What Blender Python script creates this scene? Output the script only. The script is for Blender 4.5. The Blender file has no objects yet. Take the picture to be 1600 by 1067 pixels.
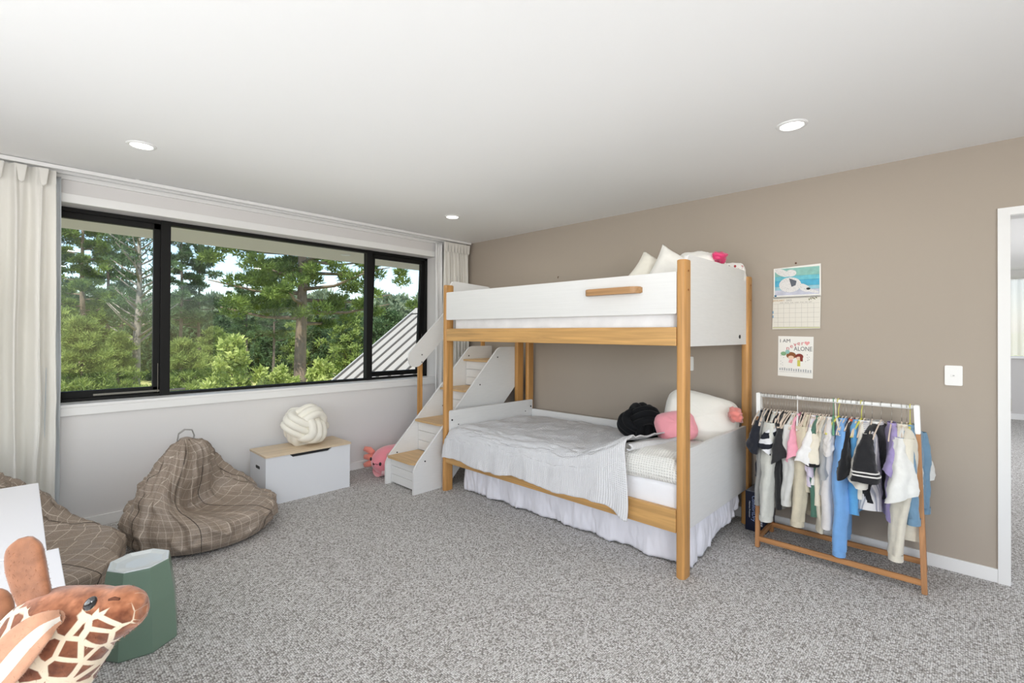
import bpy, bmesh, math, random
import numpy as np
from mathutils import Vector, Matrix, Euler, noise
random.seed(7); rng = np.random.default_rng(7)
PI = math.pi
C = bpy.context.scene.collection
SC = bpy.context.scene

# ------------------------------------------------------------------ camera
F_PX, YAW, PIT, ROL, HC, CY = 737.7022, .7643, .0058, .0046, 1.3372, 517.3631
Fv = Vector((math.cos(YAW)*math.cos(PIT), math.sin(YAW)*math.cos(PIT), math.sin(PIT)))
R0 = Vector((math.sin(YAW), -math.cos(YAW), 0)); U0 = R0.cross(Fv)
Rv = R0*math.cos(ROL) + U0*math.sin(ROL); Uv = -R0*math.sin(ROL) + U0*math.cos(ROL)
CAM = Vector((0, 0, HC))
cam = bpy.data.cameras.new('camera'); cam_o = bpy.data.objects.new('camera', cam); C.objects.link(cam_o)
cam.sensor_width = 36; cam.lens = F_PX/1600*36; cam.shift_y = -(533.5-CY)/1600; cam.clip_start = .02; cam.clip_end = 2000
m = Matrix((Rv, Uv, -Fv)).transposed().to_4x4(); m.translation = CAM
cam_o.matrix_world = m; SC.camera = cam_o

def at(ax, v, px, py):
    """the world point seen at a photograph pixel, on the plane ax = v"""
    D = Fv + Rv*((px-800)/F_PX) - Uv*((py-CY)/F_PX); i = 'xyz'.index(ax)
    return CAM + D*((v-CAM[i])/D[i])

# ------------------------------------------------------------------ world, sun, large lights, exposure
w = bpy.data.worlds.new('world'); SC.world = w; w.use_nodes = True
nt = w.node_tree; nt.nodes.clear()
sky = nt.nodes.new('ShaderNodeTexSky'); sky.sky_type = 'NISHITA'; sky.sun_disc = False
sky.sun_elevation = math.radians(48); sky.sun_rotation = math.radians(200); sky.air_density = 1.0; sky.dust_density = .5; sky.ozone_density = 1.2
bg = nt.nodes.new('ShaderNodeBackground'); bg.inputs[1].default_value = .235
wo = nt.nodes.new('ShaderNodeOutputWorld'); nt.links.new(sky.outputs[0], bg.inputs[0]); nt.links.new(bg.outputs[0], wo.inputs[0])
def light(name, kind, loc, rot, energy, size=1, sy=None, col=(1, 1, 1)):
    l = bpy.data.lights.new(name, kind); l.energy = energy; l.color = col
    if kind == 'AREA':
        l.shape = 'RECTANGLE'; l.size = size; l.size_y = sy or size
    o = bpy.data.objects.new(name, l); C.objects.link(o); o.location = loc; o.rotation_euler = rot; return o
s = light('sun', 'SUN', (0, -5, 20), (math.radians(30), 0, math.radians(-40)), 5.5, col=(1, .95, .86)); s.data.angle = math.radians(.6)
# unseen area lights added to fill the room, its ceiling and the hall
light('ceiling_fill', 'AREA', (.5, 1.1, 1.5), (math.radians(180), 0, 0), 16.5, 3.4, 4.6, (.97, .985, 1))
o_ = light('rear_fill', 'AREA', (-.75, -1.9, 1.5), (0, 0, 0), 60, 1.2, 1.5, (.985, .99, 1)); o_.rotation_euler = Vector((.55, .75, .30)).to_track_quat('-Z', 'Y').to_euler()
light('side_fill', 'AREA', (-1.32, 1.0, 1.45), (math.radians(90), 0, math.radians(-90)), 45, 3.0, 1.6, (.98, .99, 1))
light('hall_fill', 'AREA', (7.2, -2.9, 1.5), (math.radians(90), 0, 0), 105, 3.0, 1.6, (.97, .98, 1))
SC.view_settings.view_transform = 'Standard'; SC.view_settings.look = 'None'
SC.view_settings.gamma = 1; SC.view_settings.use_curve_mapping = False; SC.view_settings.exposure = 0.11
SC.cycles.max_bounces = 10; SC.cycles.diffuse_bounces = 6; SC.cycles.transparent_max_bounces = 16; SC.cycles.use_denoising = True

# ------------------------------------------------------------------ helpers
def lin(r, g=None, b=None):
    if g is None: r, g, b = r
    f = lambda c: (c/255/12.92) if c/255 <= .04045 else ((c/255+.055)/1.055)**2.4
    return (f(r), f(g), f(b), 1)
MATS = {}
def mat(name, col, rough=.6, spec=.5, bump=None, mottle=0, mscale=8, sheen=0, metal=0, emit=None, stretch=None, coat=0):
    """plain procedural material; bump = (kind, scale, strength, distance)"""
    if name in MATS: return MATS[name]
    M = bpy.data.materials.new(name); M.use_nodes = True; MATS[name] = M
    n = M.node_tree; b = n.nodes['Principled BSDF']
    b.inputs['Base Color'].default_value = lin(col); b.inputs['Roughness'].default_value = rough
    b.inputs['Specular IOR Level'].default_value = spec; b.inputs['Metallic'].default_value = metal
    if sheen: b.inputs['Sheen Weight'].default_value = sheen
    if coat: b.inputs['Coat Weight'].default_value = coat
    if emit: b.inputs['Emission Color'].default_value = lin(col); b.inputs['Emission Strength'].default_value = emit
    tc = n.nodes.new('ShaderNodeTexCoord'); mp = n.nodes.new('ShaderNodeMapping'); n.links.new(tc.outputs['Object'], mp.inputs[0])
    if stretch: mp.inputs['Scale'].default_value = stretch
    if mottle:
        t = n.nodes.new('ShaderNodeTexNoise'); t.inputs['Scale'].default_value = mscale; t.inputs['Detail'].default_value = 4
        n.links.new(mp.outputs[0], t.inputs['Vector'])
        mx = n.nodes.new('ShaderNodeMix'); mx.data_type = 'RGBA'
        c = np.array(lin(col)[:3]); a = tuple(np.clip(c*(1-mottle), 0, 1))+(1,); d = tuple(np.clip(c*(1+mottle), 0, 1))+(1,)
        mx.inputs[6].default_value = a; mx.inputs[7].default_value = d
        rp = n.nodes.new('ShaderNodeMapRange'); rp.inputs[1].default_value = .3; rp.inputs[2].default_value = .7
        n.links.new(t.outputs[0], rp.inputs[0]); n.links.new(rp.outputs[0], mx.inputs[0]); n.links.new(mx.outputs[2], b.inputs['Base Color'])
    if bump:
        kind, sc, st, di = bump
        t = n.nodes.new('ShaderNodeTexNoise' if kind == 'noise' else 'ShaderNodeTexVoronoi'); t.inputs['Scale'].default_value = sc
        if kind == 'noise': t.inputs['Detail'].default_value = 5
        n.links.new(mp.outputs[0], t.inputs['Vector'])
        bp = n.nodes.new('ShaderNodeBump'); bp.inputs['Strength'].default_value = st; bp.inputs['Distance'].default_value = di
        n.links.new(t.outputs[0], bp.inputs['Height']); n.links.new(bp.outputs[0], b.inputs['Normal'])
    return M

def wood(name, col, axis, dark=.72, scale=1.0, rough=.45):
    if name in MATS: return MATS[name]
    M = mat(name, col, rough); n = M.node_tree; b = n.nodes['Principled BSDF']
    mp = [k for k in n.nodes if k.type == 'MAPPING'][0]
    sc = [34*scale]*3; sc['xyz'.index(axis)] = 1.6*scale; mp.inputs['Scale'].default_value = sc
    t = n.nodes.new('ShaderNodeTexNoise'); t.inputs['Scale'].default_value = 1; t.inputs['Detail'].default_value = 6; t.inputs['Distortion'].default_value = 1.2
    n.links.new(mp.outputs[0], t.inputs['Vector'])
    r = n.nodes.new('ShaderNodeValToRGB'); c = np.array(lin(col)[:3])
    r.color_ramp.elements[0].position = .3; r.color_ramp.elements[0].color = tuple(c*dark)+(1,)
    r.color_ramp.elements[1].position = .68; r.color_ramp.elements[1].color = tuple(np.clip(c*1.1, 0, 1))+(1,)
    n.links.new(t.outputs[0], r.inputs[0]); n.links.new(r.outputs[0], b.inputs['Base Color'])
    bp = n.nodes.new('ShaderNodeBump'); bp.inputs['Strength'].default_value = .08; bp.inputs['Distance'].default_value = .002
    n.links.new(t.outputs[0], bp.inputs['Height']); n.links.new(bp.outputs[0], b.inputs['Normal'])
    return M

def obj(name, me, M=None, parent=None, smooth=False, label=None, cat=None, group=None, kind=None, loc=None):
    if isinstance(me, bmesh.types.BMesh):
        bm = me; me = bpy.data.meshes.new(name); bmesh.ops.recalc_face_normals(bm, faces=bm.faces); bm.to_mesh(me); bm.free()
    if M is not None and len(me.materials) == 0:
        for k in (M if isinstance(M, (list, tuple)) else [M]): me.materials.append(k)
    if smooth: me.polygons.foreach_set('use_smooth', [True]*len(me.polygons))
    o = bpy.data.objects.new(name, me); C.objects.link(o)
    if parent is not None: o.parent = parent
    if loc is not None: o.location = loc
    if label: o['label'] = label
    if cat: o['category'] = cat
    if group: o['group'] = group
    if kind: o['kind'] = kind
    return o
def thing(name, label, cat, loc=(0, 0, 0), rz=0, group=None):
    o = bpy.data.objects.new(name, None); C.objects.link(o); o.location = loc; o.rotation_euler = (0, 0, rz); o.empty_display_size = .05
    o['label'] = label; o['category'] = cat
    if group: o['group'] = group
    return o
def struct(name, me, M, smooth=False, parent=None):
    return obj(name, me, M, parent, smooth, kind='structure')
def pydata(verts, faces):
    me = bpy.data.meshes.new('m'); me.from_pydata([tuple(v) for v in verts], [], faces); me.update(); return me
def box(x0, x1, y0, y1, z0, z1, bev=0, seg=2, bm=None):
    own = bm is None
    if own: bm = bmesh.new()
    vs = [bm.verts.new((x, y, z)) for x in (x0, x1) for y in (y0, y1) for z in (z0, z1)]
    fs = [bm.faces.new([vs[i] for i in f]) for f in ((0, 1, 3, 2), (4, 6, 7, 5), (0, 4, 5, 1), (2, 3, 7, 6), (0, 2, 6, 4), (1, 5, 7, 3))]
    if bev:
        es = list({e for f in fs for e in f.edges}); bmesh.ops.bevel(bm, geom=es, offset=bev, segments=seg, affect='EDGES', profile=.6)
    return bm
def prism(pts, axis, a, b, bev=0):
    """polygon pts in the two other axes (order xyz), extruded along axis from a to b"""
    bm = bmesh.new()
    def P(p, v):
        q = list(p); q.insert('xyz'.index(axis), v); return q
    A = [bm.verts.new(P(p, a)) for p in pts]; B = [bm.verts.new(P(p, b)) for p in pts]
    f1 = bm.faces.new(A); f2 = bm.faces.new(B[::-1]); n = len(pts)
    for i in range(n): bm.faces.new((A[i], B[i], B[(i+1) % n], A[(i+1) % n]))
    if bev: bmesh.ops.bevel(bm, geom=list(f1.edges)+list(f2.edges), offset=bev, segments=2, affect='EDGES')
    return bm
def roundpoly(pts, rad, n=5):
    """round the corners of a polygon; rad a number or list per corner"""
    out = []; N = len(pts)
    for i in range(N):
        r = rad[i] if isinstance(rad, (list, tuple)) else rad
        p = Vector(pts[i]); a = Vector(pts[i-1])-p; b = Vector(pts[(i+1) % N])-p
        if r <= 0: out.append(tuple(p)); continue
        r = min(r, a.length*.49, b.length*.49); a.normalize(); b.normalize()
        for k in range(n+1):
            t = k/n; out.append(tuple(p + a*r*(1-t)**2 + b*r*t**2))
    return out
def frames(P, closed):
    P = [Vector(p) for p in P]; n = len(P); T = []
    for i in range(n):
        a = P[(i-1) % n] if closed or i > 0 else P[i]; b = P[(i+1) % n] if closed or i < n-1 else P[i]
        T.append((b-a).normalized() if (b-a).length > 1e-9 else Vector((0, 0, 1)))
    up = Vector((0, 0, 1)) if abs(T[0].z) < .9 else Vector((1, 0, 0)); N = []
    u = (up - T[0]*up.dot(T[0])).normalized()
    for t in T:
        u = (u - t*u.dot(t)); u = u.normalized() if u.length > 1e-6 else t.orthogonal().normalized(); N.append(u.copy())
    return P, T, N
def tube(P, r, seg=8, closed=False, flat=1.0, bm=None, cap=True):
    own = bm is None
    if own: bm = bmesh.new()
    P, T, N = frames(P, closed); rings = []
    for i, (p, t, u) in enumerate(zip(P, T, N)):
        rr = r[i] if isinstance(r, (list, tuple, np.ndarray)) else r; v = t.cross(u)
        rings.append([bm.verts.new(p + u*rr*math.cos(a)*flat + v*rr*math.sin(a)) for a in [2*PI*k/seg for k in range(seg)]])
    n = len(rings)
    for i in range(n if closed else n-1):
        A, B = rings[i], rings[(i+1) % n]
        for k in range(seg): bm.faces.new((A[k], A[(k+1) % seg], B[(k+1) % seg], B[k]))
    if not closed and cap: bm.faces.new(rings[0][::-1]); bm.faces.new(rings[-1])
    return bm
def grid(nu, nv, fn, closed_u=False):
    """mesh from fn(u, v), u, v in 0..1"""
    vs = []; nu_ = nu if closed_u else nu+1
    for j in range(nv+1):
        for i in range(nu_): vs.append(fn(i/nu, j/nv))
    fs = []
    for j in range(nv):
        for i in range(nu):
            i2 = (i+1) % nu_; fs.append((j*nu_+i, j*nu_+i2, (j+1)*nu_+i2, (j+1)*nu_+i))
    return pydata(vs, fs)
def lathe(prof, seg=24, cx=0, cy=0):
    return grid(seg, len(prof)-1, lambda u, v: (cx+prof[round(v*(len(prof)-1))][0]*math.cos(2*PI*u), cy+prof[round(v*(len(prof)-1))][0]*math.sin(2*PI*u), prof[round(v*(len(prof)-1))][1]), True)
def solid(o, t, off=-1):
    md = o.modifiers.new('thickness', 'SOLIDIFY'); md.thickness = t; md.offset = off; return o
def subd(o, l=1):
    md = o.modifiers.new('smooth', 'SUBSURF'); md.levels = l; md.render_levels = l; return o
def text(s, size, M, parent, loc, rot, ext=.0004, name='lettering', align='CENTER', sx=1):
    c = bpy.data.curves.new(name, 'FONT'); c.body = s; c.size = size; c.extrude = ext; c.align_x = align; c.align_y = 'CENTER'; c.resolution_u = 2
    c.materials.append(M); t_ = bpy.data.objects.new(name, c); C.objects.link(t_); dg = bpy.context.evaluated_depsgraph_get(); dg.update()
    me = bpy.data.meshes.new_from_object(t_.evaluated_get(dg)); bpy.data.objects.remove(t_)
    if not me.materials: me.materials.append(M)
    o = bpy.data.objects.new(name, me); C.objects.link(o); o.parent = parent; o.location = loc; o.rotation_euler = rot; o.scale = (sx, 1, 1); return o
def fbm(x, y, z, o=4): return noise.fractal(Vector((x, y, z)), .9, 2.1, o, noise_basis='PERLIN_ORIGINAL')

# ------------------------------------------------------------------ shared materials
WALLW = mat('wall_white_paint', (222, 220, 219), .75, bump=('noise', 260, .06, .001))
TAUPE = mat('wall_taupe_paint', (173, 162, 149), .72, bump=('noise', 260, .1, .001))
CEILM = mat('ceiling_paint', (240, 240, 239), .85)
TRIMW = mat('trim_white', (236, 236, 235), .4)
BLACKAL = mat('black_aluminium', (20, 20, 20), .6, .25)
BEDW = mat('bed_white', (226, 226, 225), .45, mottle=.02, mscale=3, stretch=(4, 1, 40))
HONEYZ = wood('honey_wood_z', (196, 145, 84), 'z'); HONEYY = wood('honey_wood_y', (203, 158, 98), 'y'); HONEYX = wood('honey_wood_x', (200, 152, 92), 'x')
OAKX = wood('pale_oak_x', (216, 196, 168), 'x', .86); TREADM = wood('tread_wood', (208, 172, 124), 'y', .85)
DARK = mat('dark_fitting', (30, 30, 32), .5)
SHEET = mat('white_sheet', (232, 232, 235), .8, sheen=.2, bump=('noise', 14, .35, .02))

def waffle(name, col, s=75, st=.5):
    M = mat(name, col, .85, sheen=.2); n = M.node_tree; b = n.nodes['Principled BSDF']
    uv = n.nodes.new('ShaderNodeUVMap')
    sx = n.nodes.new('ShaderNodeSeparateXYZ'); n.links.new(uv.outputs[0], sx.inputs[0]); out = []
    for k in (0, 1):
        a = n.nodes.new('ShaderNodeMath'); a.operation = 'MULTIPLY'; a.inputs[1].default_value = s*2*PI; n.links.new(sx.outputs[k], a.inputs[0])
        c = n.nodes.new('ShaderNodeMath'); c.operation = 'SINE'; n.links.new(a.outputs[0], c.inputs[0]); out.append(c)
    mx = n.nodes.new('ShaderNodeMath'); mx.operation = 'MAXIMUM'; n.links.new(out[0].outputs[0], mx.inputs[0]); n.links.new(out[1].outputs[0], mx.inputs[1])
    bp = n.nodes.new('ShaderNodeBump'); bp.inputs['Strength'].default_value = st; bp.inputs['Distance'].default_value = .005
    n.links.new(mx.outputs[0], bp.inputs['Height']); n.links.new(bp.outputs[0], b.inputs['Normal'])
    r = n.nodes.new('ShaderNodeMapRange'); r.inputs[1].default_value = -1; r.inputs[2].default_value = 1; r.inputs[3].default_value = .8; r.inputs[4].default_value = 1.04
    n.links.new(mx.outputs[0], r.inputs[0]); v = n.nodes.new('ShaderNodeVectorMath'); v.operation = 'SCALE'; v.inputs[0].default_value = lin(col)[:3]
    n.links.new(r.outputs[0], v.inputs['Scale']); n.links.new(v.outputs[0], b.inputs['Base Color'])
    return M
def set_uv(me, uvs):
    l = me.uv_layers.new(name='UVMap'); idx = np.empty(len(me.loops), dtype=np.int32); me.loops.foreach_get('vertex_index', idx)
    l.data.foreach_set('uv', np.asarray(uvs, dtype=np.float32)[idx].ravel())

# ================================================================== STRUCTURE
XR, YW, H = 3.689, 4.322, 2.4
XL, YB = -1.5, -2.2          # the walls behind the camera
# carpet
def carpet_mat():
    M = mat('loop_carpet', (150, 146, 142), .95, .1); n = M.node_tree; b = n.nodes['Principled BSDF']
    mp = [k for k in n.nodes if k.type == 'MAPPING'][0]; mp.inputs['Scale'].default_value = (125, 135, 1)
    v = n.nodes.new('ShaderNodeTexVoronoi'); v.inputs['Scale'].default_value = 1; v.inputs['Randomness'].default_value = .5; v.voronoi_dimensions = '2D'
    n.links.new(mp.outputs[0], v.inputs['Vector'])
    sep = n.nodes.new('ShaderNodeSeparateColor'); n.links.new(v.outputs['Color'], sep.inputs[0])
    r = n.nodes.new('ShaderNodeValToRGB'); e = r.color_ramp.elements; e[0].position = 0; e[0].color = lin(150, 145, 140); e[1].position = 1; e[1].color = lin(236, 235, 234)
    for p, c in ((.2, (182, 178, 174)), (.5, (208, 206, 203)), (.8, (223, 221, 219))):
        q = e.new(p); q.color = lin(c)
    n.links.new(sep.outputs[0], r.inputs[0])
    d = n.nodes.new('ShaderNodeMapRange'); d.inputs[1].default_value = .3; d.inputs[2].default_value = .68; d.inputs[3].default_value = 1; d.inputs[4].default_value = .38
    n.links.new(v.outputs['Distance'], d.inputs[0])
    s = n.nodes.new('ShaderNodeVectorMath'); s.operation = 'SCALE'; n.links.new(r.outputs[0], s.inputs[0]); n.links.new(d.outputs[0], s.inputs['Scale'])
    n.links.new(s.outputs[0], b.inputs['Base Color'])
    bp = n.nodes.new('ShaderNodeBump'); bp.inputs['Strength'].default_value = .8; bp.inputs['Distance'].default_value = .004
    n.links.new(d.outputs[0], bp.inputs['Height']); n.links.new(bp.outputs[0], b.inputs['Normal'])
    return M
CARPET = carpet_mat()
struct('floor', box(XL-.1, 11.3, -3.2, YW+.2, -.12, 0), CARPET)
struct('ceiling', box(XL-.1, 11.3, -3.2, YW+.2, H, H+.15), CEILM)
# window wall with its opening
WX0, WX1, WZ0, WZ1, WYF = -.02, 3.25, .85, 2.2, 4.47
bm = box(XL-.1, WX0, YW, YW+.2, 0, H); box(WX1, XR+.1, YW, YW+.2, 0, H, bm=bm); box(WX0, WX1, YW, YW+.2, 0, WZ0-.02, bm=bm); box(WX0, WX1, YW, YW+.2, WZ1, H, bm=bm)
struct('wall_window_side', bm, WALLW)
# taupe wall with the doorway
DY0, DY1, DZ = -.98, -.165, 2.0
bm = box(XR, XR+.1, DY1-.0, YW, 0, H); box(XR, XR+.1, -3.2, DY0, 0, H, bm=bm); box(XR, XR+.1, DY0, DY1, DZ, H, bm=bm)
struct('wall_bed_side', bm, TAUPE)
# walls behind the camera, each with a window opening
bm = box(XL, XR, YB-.12, YB, 0, .6); box(XL, XR, YB-.12, YB, 2.3, H, bm=bm); box(XL, -.6, YB-.12, YB, .6, 2.3, bm=bm); box(2.8, XR, YB-.12, YB, .6, 2.3, bm=bm)
struct('wall_rear', bm, WALLW)
bm = box(XL-.1, XL, YB, YW, 0, .65); box(XL-.1, XL, YB, YW, 2.25, H, bm=bm); box(XL-.1, XL, YB, -.5, .65, 2.25, bm=bm); box(XL-.1, XL, 2.5, YW, .65, 2.25, bm=bm)
struct('wall_left', bm, WALLW)
# baseboards
struct('baseboard_window_side', box(XL, XR, YW-.014, YW, 0, .074, .003), TRIMW)
struct('baseboard_bed_side', box(XR-.014, XR, -.13, YW-.014, 0, .074, .003), TRIMW)
# window trim: sill, head and side reveals, architraves
struct('trim_1', box(WX0-.07, WX1+.07, YW-.016, WYF+.03, WZ0-.02, WZ0, .003), TRIMW)       # sill board
struct('trim_2', box(WX0-.07, WX1+.07, YW-.014, YW, WZ0-.075, WZ0-.02, .003), TRIMW)
struct('trim_3', box(WX0-.07, WX1+.07, YW-.014, YW, WZ1, WZ1+.06, .003), TRIMW)
struct('trim_4', box(WX1, WX1+.07, YW-.014, YW, WZ0, WZ1, .003), TRIMW)
struct('trim_5', box(WX0-.07, WX0, YW-.014, YW, WZ0, WZ1, .003), TRIMW)
# doorway trim
bm = box(XR-.016, XR-.0005, DY1-.012, DY1+.035, 0, DZ-.012); box(XR-.016, XR-.0005, DY0-.036, DY1+.035, DZ-.012, DZ+.03, bm=bm); box(XR-.016, XR-.0005, DY0-.036, DY0+.012, 0, DZ-.012, bm=bm)
struct('trim_6', bm, TRIMW)
bm = box(XR, XR+.115, DY1-.014, DY1-.0005, 0, DZ-.0005); box(XR, XR+.115, DY0, DY0+.014, 0, DZ, bm=bm); box(XR, XR+.115, DY0+.0145, DY1-.0145, DZ-.014, DZ-.0005, bm=bm)
jamb = struct('door_1', bm, TRIMW)
obj('strike_plate', box(XR+.03, XR+.075, DY1-.018, DY1-.014, .93, 1.0, .002), mat('brushed_metal', (150, 145, 138), .35, metal=1), jamb)
# the room beyond the doorway
HGREY = mat('hall_wall_paint', (205, 203, 202), .75)
bm = box(XR+.1, 11.1, .9, 1.0, 0, H); box(XR+.1, 5.6, -3.2, -3.1, 0, H, bm=bm); box(8.8, 11.1, -3.2, -3.1, 0, H, bm=bm); box(5.6, 8.8, -3.2, -3.1, 0, .7, bm=bm)
struct('wall_hall_side', bm, HGREY)
bm = box(11.1, 11.2, -3.2, 1.0, 0, 1.02); box(11.1, 11.2, -3.2, 1.0, 2.25, H, bm=bm); box(11.1, 11.2, -3.2, -2.2, 1.02, 2.25, bm=bm); box(11.1, 11.2, .2, 1.0, 1.02, 2.25, bm=bm)
struct('wall_hall_end', bm, HGREY)
struct('baseboard_hall', box(11.08, 11.1, -3.1, .9, 0, .09), TRIMW)
w2 = struct('window_2', box(11.05, 11.12, -2.25, .25, .98, 1.02), TRIMW)
M = mat('sheer_curtain', (250, 250, 250), .8); M.node_tree.nodes['Principled BSDF'].inputs['Transmission Weight'].default_value = .0
M.node_tree.nodes['Principled BSDF'].inputs['Alpha'].default_value = .8
sh = obj('sheer_curtain', grid(120, 1, lambda u, v: (11.0+.02*math.sin(u*150), -2.3+2.5*u, 1.03+1.22*v)), M, label='white sheer curtain over the far window beyond the doorway', cat='curtain', smooth=True)

# ------------------------------------------------------------------ main window
GL = bpy.data.materials.new('window_glass'); GL.use_nodes = True; n = GL.node_tree; n.nodes.clear()
tr = n.nodes.new('ShaderNodeBsdfTransparent'); tr.inputs[0].default_value = (.97, .98, .97, 1); gs = n.nodes.new('ShaderNodeBsdfGlossy'); gs.inputs['Roughness'].default_value = .02
fr = n.nodes.new('ShaderNodeFresnel'); fr.inputs[0].default_value = 1.35; mxs = n.nodes.new('ShaderNodeMixShader'); oo = n.nodes.new('ShaderNodeOutputMaterial')
n.links.new(fr.outputs[0], mxs.inputs[0]); n.links.new(tr.outputs[0], mxs.inputs[1]); n.links.new(gs.outputs[0], mxs.inputs[2]); n.links.new(mxs.outputs[0], oo.inputs[0])
bm = box(WX0, WX1, WYF, WYF+.06, WZ0, WZ0+.022, .002); box(WX0, WX1, WYF, WYF+.06, WZ1-.03, WZ1, .002, bm=bm)
box(WX0, WX0+.04, WYF, WYF+.06, WZ0, WZ1, .002, bm=bm); box(WX1-.035, WX1, WYF, WYF+.06, WZ0, WZ1, .002, bm=bm)
w1 = struct('window_1', bm, BLACKAL)
MX1, MX2 = at('y', WYF, 258, 500).x, at('y', WYF, 577, 500).x
for x in (MX1, MX2): obj('mullion', box(x-.032, x+.032, WYF-.008, WYF+.06, WZ0, WZ1, .003), BLACKAL, w1)
def sash(x0, x1, tilt, name):
    e = obj(name, (lambda bm: (box(0, x1-x0, -.02, .02, -(WZ1-WZ0-.05), -(WZ1-WZ0-.05)+.05, .003, bm=bm), box(0, x1-x0, -.02, .02, -.045, 0, .003, bm=bm), box(0, .045, -.02, .02, -(WZ1-WZ0-.05), 0, .003, bm=bm), box(x1-x0-.045, x1-x0, -.02, .02, -(WZ1-WZ0-.05), 0, .003, bm=bm), bm)[-1])(bmesh.new()), BLACKAL, w1)
    e.location = (x0, WYF+.035, WZ1-.028); e.rotation_euler = (tilt, 0, 0)
    obj('pane', box(.04, x1-x0-.04, -.003, .003, -(WZ1-WZ0-.05)+.04, -.04), GL, e)
    return e
s1 = sash(WX0+.035, MX1-.028, 0, 'casement_sash')
obj('stay_rail', box(.35, .9, -.036, -.02, -1.29, -1.275, .002), mat('stay_metal', (120, 118, 112), .4, metal=.8), s1)
s2 = sash(MX2+.03, WX1-.03, math.radians(3.4), 'awning_sash')
obj('window_handle', box(.25, .45, -.045, -.02, -1.285, -1.268, .003), BLACKAL, s2)
obj('pane', box(MX1+.03, MX2-.03, WYF+.03, WYF+.036, WZ0+.02, WZ1-.028), GL, w1)
obj('winder_cable', tube([(MX1-.045, WYF-.012, WZ0+.03), (MX1-.046, WYF-.014, WZ0+.25)], .0022, 6), mat('brushed_metal', (150, 145, 138), .35, metal=1), w1)
# soffit under the eave, fascia and outside wall cladding
SOFF = mat('soffit_paint', (240, 234, 218), .7)
bm = box(-4, 4.3, 4.53, 5.72, 2.25, 2.3); struct('trim_7', bm, SOFF)
obj('ceiling_light', lathe([(.055, 2.249), (.055, 2.243), (.04, 2.242), (0, 2.243)], 20, 2.62, 5.2), mat('soffit_light', (250, 250, 245), .4), smooth=False, label='small round white downlight in the eave soffit outside the window', cat='light')
# curtain track
trk = obj('curtain_track', box(-1.2, XR-.05, YW-.17, YW-.15, H-.028, H-.004, .002), TRIMW, label='white double curtain track along the ceiling over the window', cat='curtain track')
obj('rail', box(-1.2, XR-.05, YW-.08, YW-.06, H-.028, H-.004, .002), TRIMW, trk)
for x in (-.4, .55, 1.25, 1.95, 2.7, 3.3): obj('bracket', box(x, x+.02, YW-.175, YW, H-.004, H-.0005), TRIMW, trk)
obj('fascia_strip', box(-1.2, XR-.02, YW-.02, YW, H-.05, H, .002), TRIMW, trk)

# ------------------------------------------------------------------ ceiling downlights and switches
DISC = mat('downlight_disc', (255, 253, 248), .4, emit=9)
def downlight(x, y, label):
    o = obj('ceiling_downlight', lathe([(.052, H-.004), (.055, H-.008), (.066, H-.006), (.07, H-.001), (.07, H)], 40, 0, 0), TRIMW, smooth=True, label=label, cat='ceiling light', group='recessed ceiling downlights')
    o.location = (x, y, 0)
    obj('lamp_disc', lathe([(.052, H-.004), (0, H-.003)], 40), DISC, o)
    l = bpy.data.lights.new('downlight_lamp', 'AREA'); l.shape = 'DISK'; l.size = .1; l.energy = 2.2; l.color = (1, .97, .93)
    q = bpy.data.objects.new('downlight_lamp', l); C.objects.link(q); q.location = (0, 0, H-.012); q.parent = o
downlight(.472, 3.375, 'round white downlight in the ceiling near the left end of the window')
downlight(2.715, 3.36, 'round white downlight in the ceiling near the corner above the bunk bed')
downlight(2.695, .63, 'round white downlight in the ceiling above the clothes rack side of the room')
for x, y in ((.472, .63), (.47, -1.4), (2.7, -1.4)): downlight(x, y, 'round white ceiling downlight out of view behind the photographer')
def wall_plate(y0, y1, z0, z1, label):
    o = obj('light_switch', prism(roundpoly([(y0, z0), (y1, z0), (y1, z1), (y0, z1)], .008), 'x', XR-.009, XR, .002), mat('switch_white', (240, 240, 238), .3), label=label, cat='switch')
    ym, zm = (y0+y1)/2, (z0+z1)/2
    r = obj('rocker', box(XR-.013, XR-.009, ym-.011, ym+.011, zm-.008, zm+.008, .0015), mat('switch_white', (240, 240, 238), .3), o)
    obj('indicator', box(XR-.0145, XR-.013, ym-.004, ym+.004, zm-.002, zm+.002), mat('grey_dot', (150, 150, 150), .5), r)
wall_plate(.008, .083, 1.055, 1.168, 'white single light switch on the taupe wall beside the doorway')
wall_plate(1.545, 1.62, 1.053, 1.163, 'white wall switch seen under the upper bunk beside the front post')
o = obj('wall_hook', tube([(XR, 2.9, 1.905), (XR-.012, 2.9, 1.905), (XR-.014, 2.9, 1.892), (XR-.012, 2.9, 1.888)], .003, 6), mat('brass', (110, 80, 50), .4, metal=.6), label='tiny brown hook in the taupe wall above the upper bunk guard', cat='hook')

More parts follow.
